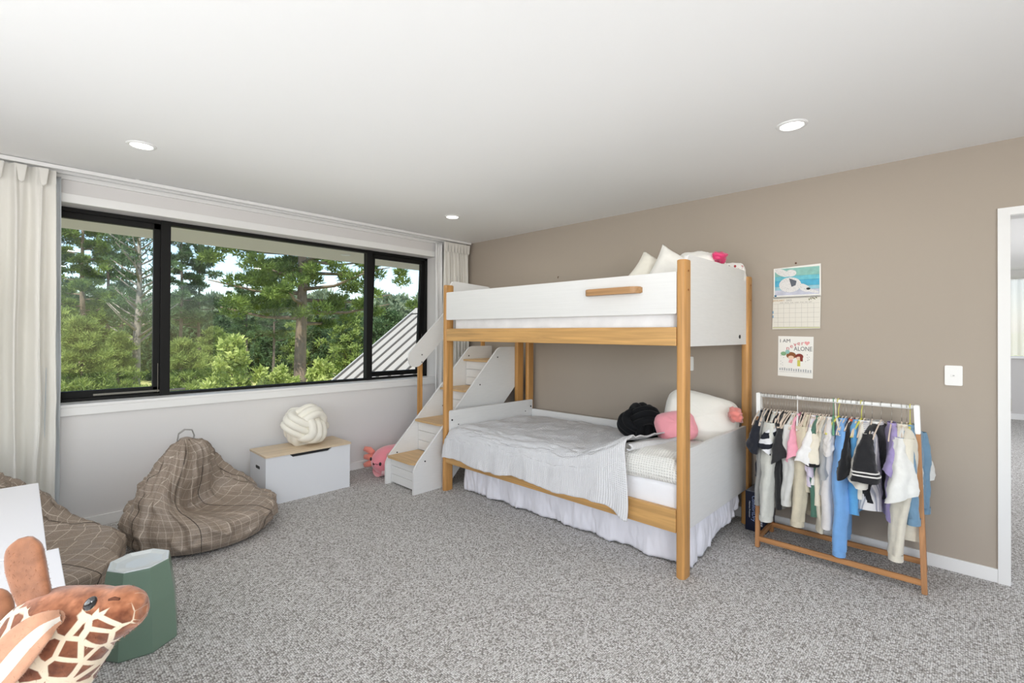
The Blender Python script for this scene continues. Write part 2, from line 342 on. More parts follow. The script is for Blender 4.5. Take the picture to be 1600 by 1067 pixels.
# ================================================================== BUNK BED
BX = 2.51; YN, YFAR = 1.10, 3.18
bed = thing('bunk_bed', 'white and honey wood bunk bed standing along the taupe wall', 'bunk bed', (BX, 2.15, 0))
def bp(name, me, M, parent=None, **k):
    o = obj(name, me, M, **k); o.parent = parent or bed
    if parent is None: o.matrix_parent_inverse = Matrix.Translation(-bed.location)
    return o
def post(x0, x1, y0, y1, z1):
    return prism(roundpoly([(x0, y0), (x1, y0), (x1, y1), (x0, y1)], .02, 5), 'z', 0, z1, .004)
def bolt(parent, loc, ax, r=.0055):
    bm = bmesh.new(); v = Vector((0, 0, 0)); v['xyz'.index(ax)] = 1
    tube([Vector(loc)-v*.003, Vector(loc)+v*.003], r, 10, bm=bm); return bm
POSTW = {}
for (x0, x1, y0, y1, z1) in ((BX-.005, BX+.085, YN, YN+.05, 1.751), (3.555, 3.645, YN, YN+.05, 1.751), (BX-.005, BX+.085, YFAR, YFAR+.045, 1.751), (3.555, 3.645, YFAR, YFAR+.045, 1.751)):
    p = bp('post', post(x0, x1, y0, y1, z1), HONEYZ, smooth=False)
    if y0 < 2:
        for z in (1.69, 1.585): bp('bolt_cap', bolt(None, (x0+.045, y0-.0005, z), 'y'), wood('wood_plug', (150, 100, 52), 'z'), p)
G = lambda y0, y1, z0, z1, r=.01: prism(roundpoly([(y0, z0), (y1, z0), (y1, z1), (y0, z1)], r), 'x', BX+.002, BX+.022, .002)
bp('guard_panel', G(YN+.05, YFAR+.005, 1.453, 1.687), BEDW)
bp('bed_rail', box(BX, BX+.03, YN+.05, YFAR, 1.275, 1.379, .004), HONEYY)
bp('guard_panel', prism([(1.15, 1.3), (3.18, 1.3), (3.18, 1.69), (1.15, 1.69)], 'x', 3.62, 3.64, .002), BEDW)
bp('bed_rail', box(3.6, 3.62, YN+.05, YFAR, 1.275, 1.379, .004), HONEYY)
p = bp('end_panel', prism(roundpoly([(2.57, 1.271), (3.575, 1.271), (3.575, 1.735), (3.53, 1.79), (2.57, 1.79)], [.004, .004, .02, .03, .05]), 'y', 1.115, 1.135, .002), BEDW)
bp('bolt_cap', bolt(None, (3.42, 1.114, 1.325), 'y', .013), DARK, p)
bp('end_panel', prism(roundpoly([(2.57, 1.271), (3.05, 1.271), (3.05, 1.77), (2.57, 1.792)], [.004, .06, .05, .05]), 'y', 3.192, 3.212, .002), BEDW)
h = at('x', BX, 909, 460); h2 = at('x', BX, 1014, 455)
bp('step_handle', prism(roundpoly([(BX, 1.745), (BX-.052, 1.725), (BX-.052, 1.385), (BX, 1.355)], [.0, .05, .05, 0], 6), 'z', 1.578, 1.617, .004), wood('handle_wood', (176, 134, 90), 'y'))
bp('slat_base', box(2.54, 3.6, 1.15, 3.16, 1.31, 1.335), BEDW)
bp('slat_base', box(2.54, 3.59, 1.15, 3.16, .245, .272), BEDW)
bp('bed_rail', box(BX, BX+.03, YN+.05, YFAR, .242, .368, .004), HONEYY)
bp('end_panel', prism(roundpoly([(2.59, .247), (3.575, .247), (3.575, .694), (2.59, .697)], [.004, .004, .01, .01]), 'y', 1.115, 1.135, .002), BEDW)
p = bp('end_panel', prism(roundpoly([(BX+.03, .247), (3.6, .247), (3.6, .62), (3.6, .677), (BX+.03, .682)], [.004, .004, 0, .012, .012]), 'y', 3.158, 3.176, .002), BEDW)
for x, z in ((2.56, .60), (2.63, .555), (3.57, .61), (3.49, .57)): bp('bolt_cap', bolt(None, (x, 3.157, z), 'y', .008 if x in (2.56, 3.57) else .005), DARK, p)
bp('back_panel', prism(roundpoly([(1.15, .247), (3.155, .247), (3.155, .585), (1.15, .6)], .01), 'x', 3.585, 3.603, .002), BEDW)

# staircase joined to the bunk
st = thing('bunk_staircase', 'white staircase with wooden treads leading up to the bunk', 'stairs', (2.26, 3.5, 0))
def sp(name, me, M, parent=None, **k):
    o = obj(name, me, M, **k); o.parent = parent or st
    if parent is None: o.matrix_parent_inverse = Matrix.Translation(-st.location)
    return o
PROF = [(2.257, 0), (2.257, .195), (2.30, .262), (3.24, 1.208), (3.55, 1.208), (3.55, .885), (2.735, .12), (2.615, 0)]
for y in (3.28, 3.705):
    q = sp('side_panel', prism(roundpoly(PROF, [.004, .05, .03, .05, .01, .01, .01, .004], 5), 'y', y, y+.02, .0015), BEDW)
    for x, z in ((2.37, .262), (2.99, .86), (2.885, .63), (3.06, .64), (3.22, 1.11)): sp('bolt_cap', bolt(None, (x, y-.0005, z), 'y', .0065), DARK, q)
TR = [(2.268, .252), (2.555, .54), (2.845, .812), (3.14, 1.078)]
for i, (x, z) in enumerate(TR):
    x1 = x+.325 if i < 3 else 3.55
    sp('tread', prism(roundpoly([(x, 3.303), (x1, 3.303), (x1, 3.702), (x, 3.702)], [.07, 0, 0, .012], 8), 'z', z-.018, z, .003), TREADM)
    z0 = TR[i-1][1] if i else .012
    zz = np.linspace(z0+.002, z-.02, 4)
    for k in range(3):
        sp('riser_plank', box(x+.042, x+.056, 3.303, 3.702, zz[k]+(.0015 if k else 0), zz[k+1]-.0015, .002, 1), BEDW)
    sp('riser_backing', box(x+.054, x+.06, 3.303, 3.702, z0, z-.018), mat('shadow_gap_board', (190, 190, 188), .7))
sp('hand_rail', prism(roundpoly([(2.495, 1.14), (2.515, 1.03), (2.615, 1.015), (3.0, 1.375), (3.0, 1.62)], [.05, .055, .05, .01, .01], 6), 'y', 3.728, 3.746, .002), BEDW)
q = sp('rail_post', box(2.628, 2.676, 3.747, 3.772, .45, 1.13, .006), HONEYZ)
for z in (1.17, 1.1): sp('bolt_cap', bolt(None, (2.652, 3.7275, z-.035), 'y', .006), DARK, q)
sp('rail_post', box(3.42, 3.47, 3.727, 3.75, .9, 1.32, .006), HONEYZ)
sp('rear_post', box(3.46, 3.545, 3.235, 3.279, 0, 1.262, .008), HONEYZ)

# bedding
def soft_box(x0, x1, y0, y1, z0, z1, r=.04, n=10, amp=.0, seed=0):
    bm = box(x0, x1, y0, y1, z0, z1, r, 4)
    return bm
MARB = mat('marbled_sheet', (234, 234, 236), .8, mottle=.07, mscale=7)
o = obj('mattress', soft_box(2.56, 3.575, 1.17, 3.14, 1.335, 1.5), MARB, smooth=True, label='white mattress on the upper bunk behind the guard panel', cat='mattress')
o = obj('mattress', soft_box(2.545, 3.575, 1.145, 3.15, .272, .5), SHEET, smooth=True, label='white sheeted mattress on the lower bunk', cat='mattress')
def duvet(u, v):
    y = 1.15+.37*u; a = v
    # cross-section from the front tuck up over the top to the back
    pts = [(2.56, .49), (2.535, .5), (2.522, .53), (2.525, .58), (2.55, .63), (2.62, .66), (2.9, .65), (3.3, .60), (3.57, .58)]
    t = a*(len(pts)-1); i = min(int(t), len(pts)-2); f = t-i
    x = pts[i][0]*(1-f)+pts[i+1][0]*f; z = pts[i][1]*(1-f)+pts[i+1][1]*f
    e = math.exp(-((u)/.05)**2); z = .5+(z-.5)*(1-.25*e) if z > .5 else z
    return (x, y, z+.012*fbm(x*5, y*6, 3))
me = grid(40, 60, duvet); set_uv(me, [(v.co.y, v.co.x+v.co.z) for v in me.vertices])
o = obj('duvet', me, waffle('duvet_waffle', (228, 227, 222), 62, .45), smooth=True, label='cream waffle duvet showing at the pillow end of the lower bunk', cat='duvet'); subd(o)
def blanket(u, v):
    y = 1.46+1.70*u
    ff = max(0, min(1, (v-.12)/.35)); zt = .548+(.078+.088*ff)*math.exp(-((y-1.35)/.34)**2)+.016*fbm(y*2.2, v*3, 1)+.012*(1-abs(fbm(y*2.5+v*3, v*5-y*1.5, 7))*3)
    path = [(3.56, zt-.03), (3.3, zt+.0), (2.9, zt), (2.64, zt), (2.55, zt-.02), (2.505, zt-.05), (2.493, zt-.10), (2.487, .40), (2.478, .298)]
    t = v*(len(path)-1); i = min(int(t), len(path)-2); f = t-i
    x = path[i][0]*(1-f)+path[i+1][0]*f; z = path[i][1]*(1-f)+path[i+1][1]*f
    k = max(0, (v-.62)/.38)
    x += k*(-.012+.02*fbm(y*7, z*2, 5)) ; z += k**2*(.012*math.sin(y*9)+.016*fbm(y*4, 0, 9))
    # near edge gathers into a fold and drops its corner
    e = math.exp(-(u/.045)**2); z += e*k*(-.05); y += -.03*k*math.sin(v*9)*math.exp(-(u/.1)**2)+ (.12*k if u < .1 else 0)*(1-u/.1)*-.3
    z += (1-k)*.024*e; x += -.03*e*k
    y -= (1-k)*.14*math.exp(-(u/.08)**2)*(1-min(1, v/.62))**.5*0
    fa = max(0, u-.93)/.07; z -= (1-k)*fa*.03*(v > .1)
    z += (1-k)*.010*abs(fbm(y*3+v*4, v*6-y, 12))
    return (x, y, z)
me = grid(150, 100, blanket); co = [v.co for v in me.vertices]
uvs = []
for j in range(101):
    for i in range(151): uvs.append((i/150*1.7, j/100*1.75))
set_uv(me, uvs)
o = obj('blanket', me, waffle('blanket_waffle', (226, 226, 228), 60, .55), smooth=True, label='white waffle blanket spread over the lower bunk and hanging over its rail', cat='blanket'); solid(o, .008, 1)
# folded-back edge of the blanket at its near end
def foldfn(u, v):
    a = v*PI*1.2; p = Vector((3.52-1.0*u, 1.45-.02*u+.03*math.sin(u*7)-.12*(1-u)**2, .615+.055*u+.008*math.sin(u*9)))
    r = .022+.01*math.sin(u*PI); return (p.x, p.y-r*math.sin(a), p.z-.01+r*math.cos(a)*.8)
me = grid(60, 14, foldfn); set_uv(me, [(i % 61/60, i//61*.01) for i in range(61*15)])
f = obj('folded_edge', me, waffle('blanket_waffle', (226, 226, 228)), o, smooth=True); solid(f, .006, 0)
# valance around the bed base
def skirt(u, v):
    L = u*2.78
    if L < 1.93: x, y, nx, ny = 2.66, 3.09-L, -1, 0
    elif L < 2.05:
        a = (L-1.93)/.12*PI/2; x, y, nx, ny = 2.66+.08*(1-math.cos(a)), 1.16-.02*math.sin(a), -math.cos(a), -math.sin(a)
    else: x, y, nx, ny = 2.74+(L-2.05), 1.14, 0, -1
    w = (.006+.014*v)*(abs(fbm(L*7, v*.6, 2))*1.6+.5*math.sin(L*23+2*fbm(L*2, 0, 4)))
    z = .262*(1-v)+.006+.008*v*abs(math.sin(L*11))
    if L > 2.15: z += v*.13*min(1, (L-2.15)/.7)
    d = w+.03*v*(1-v)-(.012 if L > 2 else 0)
    return (x+nx*d, y+ny*d, z+v*.008*fbm(L*20, 0, 1))
o = obj('bed_valance', grid(420, 16, skirt), mat('valance_cotton', (228, 228, 236), .8, sheen=.2), smooth=True, label='crumpled white valance hanging to the carpet under the lower bunk', cat='valance'); solid(o, .003, 0)
o = obj('underbed_board', box(2.69, 3.56, 1.2, 3.12, .02, .24), mat('shadow_gap_board', (190, 190, 188), .7), label='pale board box under the lower bunk inside the valance', cat='storage box')

def pillow(wx, wy, th, pin=.85, n=24, noise_a=.01, seed=0):
    def fn(u, v):
        a = 2*PI*u; b = PI*(v-.5)
        ca, sa = math.cos(a), math.sin(a); cb = math.cos(b); sb = math.sin(b)
        q = lambda c, e: math.copysign(abs(c)**e, c)
        x = q(ca, .5)*q(cb, .45); y = q(sa, .5)*q(cb, .45)
        fall = max(0, (1-x*x*pin))*max(0, (1-y*y*pin)); z = q(sb, .9)*(.28+.72*fall**.5)
        d = noise_a*fbm(x*2+seed, y*2, z*2)
        return (x*wx/2*(1+d*2), y*wy/2*(1+d*2), z*th/2+d)
    return grid(n*2, n, fn, True)
def cornered(wx, wy, th, seed=0, n=30):
    """a filled pillow with pointed corners"""
    def fn(u, v):
        side = 1 if v < .5 else -1; b = (v*2 if v < .5 else 2-v*2)*2-1; a = u*2-1
        x = a*(1-.10*(1-b*b)) if False else a*(1-.12*(1-abs(b)**2)*abs(a)**3); y = b*(1-.12*(1-abs(a)**2)*abs(b)**3)
        z = side*((1-a**4)*(1-b**4))**.55*(1+.12*fbm(a*2+seed, b*2, side)); return (x*wx/2, y*wy/2, z*th/2+.004*fbm(a*5, b*5, seed))
    return grid(n, 2*n, fn)
def place(o, loc, rot=(0, 0, 0)): o.location = loc; o.rotation_euler = rot; return o
CREAM = mat('cream_fabric', (238, 234, 222), .85, sheen=.3, bump=('noise', 30, .2, .01)); WHITEC = mat('white_fabric', (238, 236, 230), .85, sheen=.3, bump=('noise', 30, .2, .01))
# things on the upper bunk
place(obj('pillow', cornered(.34, .34, .15, seed=3), CREAM, smooth=True, label='small cream pillow leaning on the upper bunk, left of the front post', cat='pillow'), (3.05, 1.575, 1.71), (math.radians(66), math.radians(35), math.radians(-60)))
place(obj('pillow', cornered(.44, .44, .15, seed=5), WHITEC, smooth=True, label='large white pillow peaking behind the front post of the upper bunk', cat='pillow'), (3.0, 1.375, 1.655), (math.radians(76), math.radians(30), math.radians(-62)))
o = place(obj('round_cushion', pillow(.34, .3, .24, .5, seed=8), WHITEC, smooth=True, label='plain round white cushion at the wall end of the upper bunk', cat='cushion'), (3.28, 1.325, 1.785), (.1, .1, 0))
MAG = mat('magenta_satin', (222, 52, 112), .45, sheen=.3)
def crumple(r, sd): return grid(20, 14, lambda u, v: tuple(Vector((math.cos(2*PI*u)*math.sin(PI*v)*r, math.sin(2*PI*u)*math.sin(PI*v)*r*.7, math.cos(PI*v)*r*.55))*(1+.5*fbm(math.cos(2*PI*u)*2+sd, math.sin(2*PI*u)*2, v*4))), True)
place(obj('fabric_scrap', crumple(.062, 3), MAG, smooth=True, label='crumpled magenta cloth lying on the round white cushion', cat='cloth'), at('x', 3.2, 1124, 402))
o = place(obj('patterned_cushion', pillow(.17, .17, .05, .5, seed=11), mat('patterned_white', (240, 238, 234), .8), smooth=True, label='white cushion with black and red print above the rear bunk post', cat='cushion'), (3.5, 1.19, 1.765), (math.radians(80), 0, math.radians(-62)))
for k in range(9):
    a = rng.uniform(-.06, .06); b = rng.uniform(-.0, .06)
    q = obj('print_mark', grid(8, 2, lambda u, v: (a+.008*math.cos(2*PI*u)*(1-v*.9), b+.01*math.sin(2*PI*u)*(1-v*.9), .024), True), mat('print_red', (170, 40, 50), .7) if k % 4 == 0 else DARK, o)
# cushions at the pillow end of the lower bunk
o = place(obj('plush_cushion', pillow(.50, .36, .22, .35, n=28, seed=21), mat('white_plush', (236, 234, 226), .9, sheen=.6, bump=('noise', 160, .3, .002)), smooth=True, label='large plain white plush cushion propped up behind the front bunk post', cat='cushion'), (3.35, 1.35, .745), (math.radians(66), math.radians(14), math.radians(-58)))
o = place(obj('plush_cushion', pillow(.27, .22, .15, .4, n=28, seed=24), mat('pink_plush', (238, 158, 168), .9, sheen=.5, bump=('noise', 160, .3, .002)), smooth=True, label='plain pink plush cushion against the white one on the lower bunk', cat='cushion'), (3.14, 1.44, .70), (math.radians(55), math.radians(-12), math.radians(-50)))
o = place(obj('fabric_scrap', crumple(.07, 6), mat('salmon_velour', (238, 140, 130), .7, sheen=.4), smooth=True, label='crumpled salmon pink cloth tucked in beside the rear bunk post', cat='cloth'), at('x', 3.33, 1150, 648), (1.2, 0, .3))

def knot(name, loc, R, M, label, rot):
    t = thing(name, label, 'cushion', loc); t.rotation_euler = rot; t.scale = (1.12, 1.0, .92)
    r = .17*R; off = .33*R
    for ax in range(3):
        for k in (-1, 0, 1):
            P = []
            for i in range(48):
                a = 2*PI*i/48; A, B = R*(.98-.06*abs(k)), R*(.60-.04*abs(k))
                p = [0, 0, 0]; p[ax] = A*math.cos(a)*1.0; p[(ax+1) % 3] = B*math.sin(a); p[(ax+2) % 3] = k*off*(.86+.16*abs(math.sin(a))*1.0)
                p = Vector(p); p[(ax+1) % 3] *= 1.0; P.append(p*(1+.03*fbm(p.x*9+k, p.y*9, p.z*9)))
            obj('rope_loop', tube(P, r*1.12, 12, True), M, t, smooth=True)
    return t
knot('knot_cushion', (1.70, 4.07, .388+.16), .175, CREAM, 'cream knotted ball cushion on the wooden lid of the toy chest', (.5, .3, .4))
knot('knot_cushion', (3.18, 1.72, .675), .155, mat('black_velvet', (16, 17, 20), .85, .2, sheen=.06), 'black knotted ball cushion on the lower bunk', (.2, .6, 1.0))

# ================================================================== TOY CHEST
ch = thing('toy_chest', 'white toy chest with a pale wooden lid under the window', 'chest', (1.66, 4.05, 0))
def cp(name, me, M, parent=None, **k):
    o = obj(name, me, M, parent or ch, **k)
    if parent is None: o.matrix_parent_inverse = Matrix.Translation(-ch.location)
    return o
CHW = mat('chest_white', (224, 226, 230), .45)
X0, X1, Y0, Y1 = 1.315, 2.002, 3.87, 4.22
cp('front_panel', prism([(X0, 0), (X1, 0), (X1, .372), (1.84, .372), (1.81, .345), (1.52, .345), (1.49, .372), (X0, .372)], 'y', Y0, Y0+.016, .001), CHW)
cp('back_panel', box(X0, X1, Y1-.016, Y1, 0, .372), CHW)
cp('side_panel', box(X1-.016, X1, Y0+.016, Y1-.016, 0, .372), CHW)
e = cp('side_panel', box(X0, X0+.016, Y0+.016, Y1-.016, 0, .372), CHW)
cp('grip_hole', prism(roundpoly([(4.0, .262), (4.09, .262), (4.09, .285), (4.0, .285)], .01), 'x', X0-.001, X0+.002), DARK, e)
cp('bottom_panel', box(X0+.016, X1-.016, Y0+.016, Y1-.016, .01, .03), CHW)
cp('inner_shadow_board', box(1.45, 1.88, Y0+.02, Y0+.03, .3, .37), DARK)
cp('lid', prism(roundpoly([(X0-.008, Y0-.012), (X1+.008, Y0-.012), (X1+.008, Y1), (X0-.008, Y1)], .008), 'z', .373, .388, .002), OAKX)

# ================================================================== AXOLOTL PLUSH
ax = thing('axolotl_plush', 'pink axolotl plush lying behind the bottom of the staircase', 'soft toy', (2.5, 3.98, 0))
PK = mat('pink_plush_fur', (232, 140, 152), .9, sheen=.5, bump=('noise', 120, .35, .003)); CORAL = mat('coral_plush', (232, 138, 122), .9, sheen=.5)
d = Vector((1.0, .22, 0)).normalized(); s_ = Vector((-d.y, d.x, 0))
def axb(u, v):
    t = v; L = .62*t; r = .148*math.sin(min(1, (t+.003)/.34)*PI/2)**.62*(1-.62*max(0, (t-.45)/.55)**1.5) if t < 1 else .0
    a = 2*PI*u; p = Vector((-.235, -.05, .132))+d*L+s_*math.cos(a)*r*1.12+Vector((0, 0, math.sin(a)*r*.95-.03*t)); return (p.x, p.y, max(p.z, .003))
obj('body', grid(36, 40, axb, True), PK, ax, smooth=True)
obj('belly', grid(24, 10, lambda u, v: tuple(Vector((-.225, -.052, .07))+d*(.03+.3*v)+s_*math.cos(PI*u)*.10*math.sin(min(1, (v+.25)/.6)*PI/2)+Vector((0, 0, -math.sin(PI*u)*.066))), False), mat('pale_pink', (243, 205, 208), .9), ax, smooth=True)
for sd in (-1, 1):
    for k in range(3):
        b0 = Vector((-.15, -.03, .16+.045*(k-1)))+s_*sd*.1
        P = [b0, b0+s_*sd*.05+Vector((0, 0, .02*(k-1))), b0+s_*sd*.09-d*.03+Vector((0, 0, .035*(k-1)))]
        obj('gill', tube(P, [.024, .032, .022], 10), CORAL, ax, smooth=True)
FD = Vector((CAM.x-2.28, CAM.y-3.92, 0)).normalized()
for px, py, rx, rz in ((579.5, 717, .009, .017), (594, 725, .0115, .017)):
    D = at('y', 3.87, px, py)-ax.location
    obj('eye', (lambda me: me)(grid(12, 8, lambda u, v: (D.x+rx*math.cos(2*PI*u)*math.sin(PI*v), D.y+.012*math.cos(PI*v), D.z+rz*math.sin(2*PI*u)*math.sin(PI*v)), True)), DARK, ax, smooth=True)
P = [at('y', 3.865, px, py)-ax.location for px, py in ((583, 723), (585, 725.5), (587, 724.5), (589, 726), (591, 725))]
obj('mouth', tube(P, .002, 6), DARK, ax)

# ================================================================== BEANBAGS
def grid_fabric():
    M = mat('check_canvas', (128, 112, 97), .42, .35); n = M.node_tree; b = n.nodes['Principled BSDF']
    uv = n.nodes.new('ShaderNodeUVMap'); sx = n.nodes.new('ShaderNodeSeparateXYZ'); n.links.new(uv.outputs[0], sx.inputs[0]); out = []
    for k in (0, 1):
        a = n.nodes.new('ShaderNodeMath'); a.operation = 'MULTIPLY'; a.inputs[1].default_value = 1/.047; n.links.new(sx.outputs[k], a.inputs[0])
        f = n.nodes.new('ShaderNodeMath'); f.operation = 'FRACT'; n.links.new(a.outputs[0], f.inputs[0])
        g = n.nodes.new('ShaderNodeMath'); g.operation = 'LESS_THAN'; g.inputs[1].default_value = .05; n.links.new(f.outputs[0], g.inputs[0]); out.append(g)
    mx = n.nodes.new('ShaderNodeMath'); mx.operation = 'MAXIMUM'; n.links.new(out[0].outputs[0], mx.inputs[0]); n.links.new(out[1].outputs[0], mx.inputs[1])
    t = n.nodes.new('ShaderNodeTexNoise'); t.inputs['Scale'].default_value = 300; mp = [k for k in n.nodes if k.type == 'MAPPING'][0]; n.links.new(mp.outputs[0], t.inputs['Vector'])
    r = n.nodes.new('ShaderNodeValToRGB'); r.color_ramp.elements[0].position = .35; r.color_ramp.elements[0].color = lin(136, 122, 109); r.color_ramp.elements[1].position = .65; r.color_ramp.elements[1].color = lin(164, 149, 135); n.links.new(t.outputs[0], r.inputs[0])
    m2 = n.nodes.new('ShaderNodeMix'); m2.data_type = 'RGBA'; m2.inputs[7].default_value = lin(204, 191, 176); n.links.new(mx.outputs[0], m2.inputs[0]); n.links.new(r.outputs[0], m2.inputs[6]); n.links.new(m2.outputs[2], b.inputs['Base Color'])
    t2 = n.nodes.new('ShaderNodeTexNoise'); t2.inputs['Scale'].default_value = 14; t2.inputs['Detail'].default_value = 4; t2.inputs['Distortion'].default_value = .8; n.links.new(mp.outputs[0], t2.inputs['Vector'])
    bp = n.nodes.new('ShaderNodeBump'); bp.inputs['Strength'].default_value = .5; bp.inputs['Distance'].default_value = .015; n.links.new(t2.outputs[0], bp.inputs['Height']); n.links.new(bp.outputs[0], b.inputs['Normal'])
    return M
CHECK = grid_fabric()
def beanbag(loc, R, Hh, peak, face, label, seed, seat=.30, top_r=.05):
    """peak: offset of the gathered tip from the base centre; face: direction the seat faces (radians)"""
    t = thing('beanbag', label, 'beanbag', loc)
    NU, NV = 192, 90; NP = 6
    prof = [(0, .80), (.04, .93), (.12, 1.0), (.24, 1.02), (.36, .97), (.48, .86), (.6, .70), (.72, .50), (.84, .30), (.93, .16), (1, .07)]
    def pr(v):
        for (a, ra), (b, rb) in zip(prof, prof[1:]):
            if v <= b:
                f = (v-a)/(b-a); f = f*f*(3-2*f)*.35+f*.65; return ra*(1-f)+rb*f
        return prof[-1][1]
    V = []; UV = []
    dirv = Vector((math.cos(face), math.sin(face), 0))
    for j in range(NV+1):
        v = j/NV
        for i in range(NU+1):
            u = i/NU; a = 2*PI*u
            r = pr(v)*R
            # pleats from the gathered tip
            pl = max(0, (v-.45)/.55); r *= 1+pl*.22*(abs(math.sin(a*3.5+seed+1.4*math.sin(a*2)))-.5)
            z = Hh*v**1.08; cx = peak[0]*max(0, v-.12)**1.35*1.18; cy = peak[1]*max(0, v-.12)**1.35*1.18
            p = Vector((cx+r*math.cos(a), cy+r*math.sin(a), z))
            # seat hollow pressed into the facing side
            q = Vector((math.cos(a), math.sin(a), 0)).dot(dirv); lat = Vector((math.cos(a), math.sin(a), 0)).dot(Vector((-dirv.y, dirv.x, 0)))
            g = math.exp(-((v-.60)/.20)**2)*max(0, q)**1.6
            p -= dirv*g*R*seat*1.55; p.z -= g*Hh*seat*.62
            # front roll above the floor
            g2 = math.exp(-((v-.30)/.14)**2)*max(0, q)**1.5; p += dirv*g2*R*.08; p.z += g2*Hh*.02
            # folds
            n1 = fbm(p.x*3.2+seed, p.y*3.2, p.z*3.6, 3); n2 = 1-abs(fbm(math.cos(a)*2.4+seed*2+v*.9, math.sin(a)*2.4-v*.7, v*1.6, 3))*3.2
            k = min(1, v*9)*(1-max(0, v-.93)/.07)
            nrm = Vector((math.cos(a), math.sin(a), .45)).normalized(); p += nrm*k*(.040*n1+.034*max(0, n2))
            V.append((p.x, p.y, max(.004, p.z)))
            pu = (u*NP+.25) % 1-.5; UV.append((pu*2*PI/NP*pr(v)*R+round(u*NP)*.0, v*(Hh*1.5)))
    F = [(j*(NU+1)+i, j*(NU+1)+i+1, (j+1)*(NU+1)+i+1, (j+1)*(NU+1)+i) for j in range(NV) for i in range(NU)]
    me = pydata(V, F); set_uv(me, UV)
    me.polygons.foreach_set('use_smooth', [True]*len(me.polygons)); b = obj('cover', me, CHECK, t)
    SM = mat('seam_piping', (62, 52, 44), .7)
    for k in range(NP):
        i = int(round(((k+.25)/NP)*NU)) % NU
        P = [Vector(V[j*(NU+1)+i])*1.0 for j in range(4, NV-2)]; obj('seam', tube(P, .0022, 5), SM, t)
    tip = Vector(V[NV*(NU+1)]); tc = sum((Vector(V[NV*(NU+1)+i]) for i in range(NU)), Vector())/NU
    obj('gathered_tip', grid(24, 6, lambda u, v: (tc.x+.09*R*(1-v)*math.cos(2*PI*u), tc.y+.09*R*(1-v)*math.sin(2*PI*u), tc.z+.01*math.sin(v*PI/2)), True), CHECK, t, smooth=True).data.uv_layers.new(name='UVMap')
    P = [tc+Vector((-.045, .01, -.012)), tc+Vector((-.04, 0, .035)), tc+Vector((-.008, -.005, .06)), tc+Vector((.035, 0, .052)), tc+Vector((.05, .01, .012)), tc+Vector((.045, .01, -.02))]
    # smooth strap
    Q = []
    for k in range(len(P)-1):
        for f in np.linspace(0, 1, 5)[:-1]: Q.append(P[k].lerp(P[k+1], f))
    Q.append(P[-1]); obj('carry_strap', tube(Q, .013, 8, flat=.22), mat('grey_webbing', (150, 148, 144), .8), t, smooth=True)
    return t
beanbag((.86, 3.66, 0), .40, .63, (-.085, .10), math.radians(-55), 'brown checked beanbag with a strap on top, beside the toy chest', 1.3, seat=.42)
beanbag((-.08, 3.40, 0), .46, .72, (-.16, .10), math.radians(-40), 'brown checked beanbag slumped behind the white desk by the curtain', 4.1, seat=.42)

# ================================================================== GREEN STOOL
stl = thing('octagonal_stool', 'green faceted octagonal stool with sky sheen coloured onto its top on the carpet', 'stool', (.368, 2.585, 0))
GRN = mat('green_plastic', (112, 136, 118), .33, coat=.2)
rot = math.radians(10); bm = bmesh.new(); rings = []
for r, z in ((.143, 0), (.147, .006), (.135, .2), (.114, .338), (.112, .346)):
    rings.append([bm.verts.new((r*1.0*math.cos(rot+k*PI/4), r*1.0*math.sin(rot+k*PI/4), z)) for k in range(8)])
for A, B in zip(rings, rings[1:]):
    for k in range(8): bm.faces.new((A[k], A[(k+1) % 8], B[(k+1) % 8], B[k]))
bm.faces.new(rings[0][::-1])
obj('stool_body', bm, GRN, stl)
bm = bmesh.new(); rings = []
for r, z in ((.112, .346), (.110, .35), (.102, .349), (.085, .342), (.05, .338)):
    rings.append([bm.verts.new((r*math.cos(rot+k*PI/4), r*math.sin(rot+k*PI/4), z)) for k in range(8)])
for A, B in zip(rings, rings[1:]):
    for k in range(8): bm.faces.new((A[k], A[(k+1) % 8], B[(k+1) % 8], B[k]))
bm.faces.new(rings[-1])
obj('stool_top', bm, mat('sky_sheen_pale', (214, 220, 220), .3, coat=.3), stl, label='dished top with sky sheen in its pale colour')  # reflected sky is put into the top's pale colour

# ================================================================== WHITE DESK AND BENCH (left foreground)
FW = mat('furniture_white', (222, 222, 226), .35)
HD = .68
A_ = at('z', HD, 60, 754); B_ = at('z', HD, 74, 858); b1 = at('z', HD, 92, 855)
dk = thing('white_cabinet', 'white cabinet with a plain top in the left foreground, the one nearer the curtain', 'cabinet', (A_.x-.4, (A_.y+B_.y)/2, 0))
def wp(t, name, me, M=FW):
    o = obj(name, me, M, t); o.matrix_parent_inverse = Matrix.Translation(-t.location); return o
def cabinet(t, x0, x1, y0, y1, z):
    wp(t, 'top_board', box(x0, x1, y0, y1, z-.02, z, .002)); wp(t, 'plinth', box(x0+.03, x1-.03, y0+.03, y1-.02, 0, .05))
    for x in (x0+.004, x1-.022): wp(t, 'side_panel', box(x, x+.018, y0+.004, y1-.004, .05, z-.02))
    wp(t, 'front_panel', box(x0+.022, x1-.022, y0+.004, y0+.02, .05, z-.02)); wp(t, 'back_panel', box(x0+.022, x1-.022, y1-.02, y1-.004, .05, z-.02))
    wp(t, 'bottom_board', box(x0+.022, x1-.022, y0+.02, y1-.02, .05, .068))
cabinet(dk, A_.x-.5, A_.x, B_.y, A_.y, HD)
bn = thing('white_cabinet', 'white cabinet at the left edge under the giraffe toy', 'cabinet', (b1.x-.3, 1.4, 0))
cabinet(bn, b1.x-.5, b1.x, .75, B_.y-.004, HD-.002)

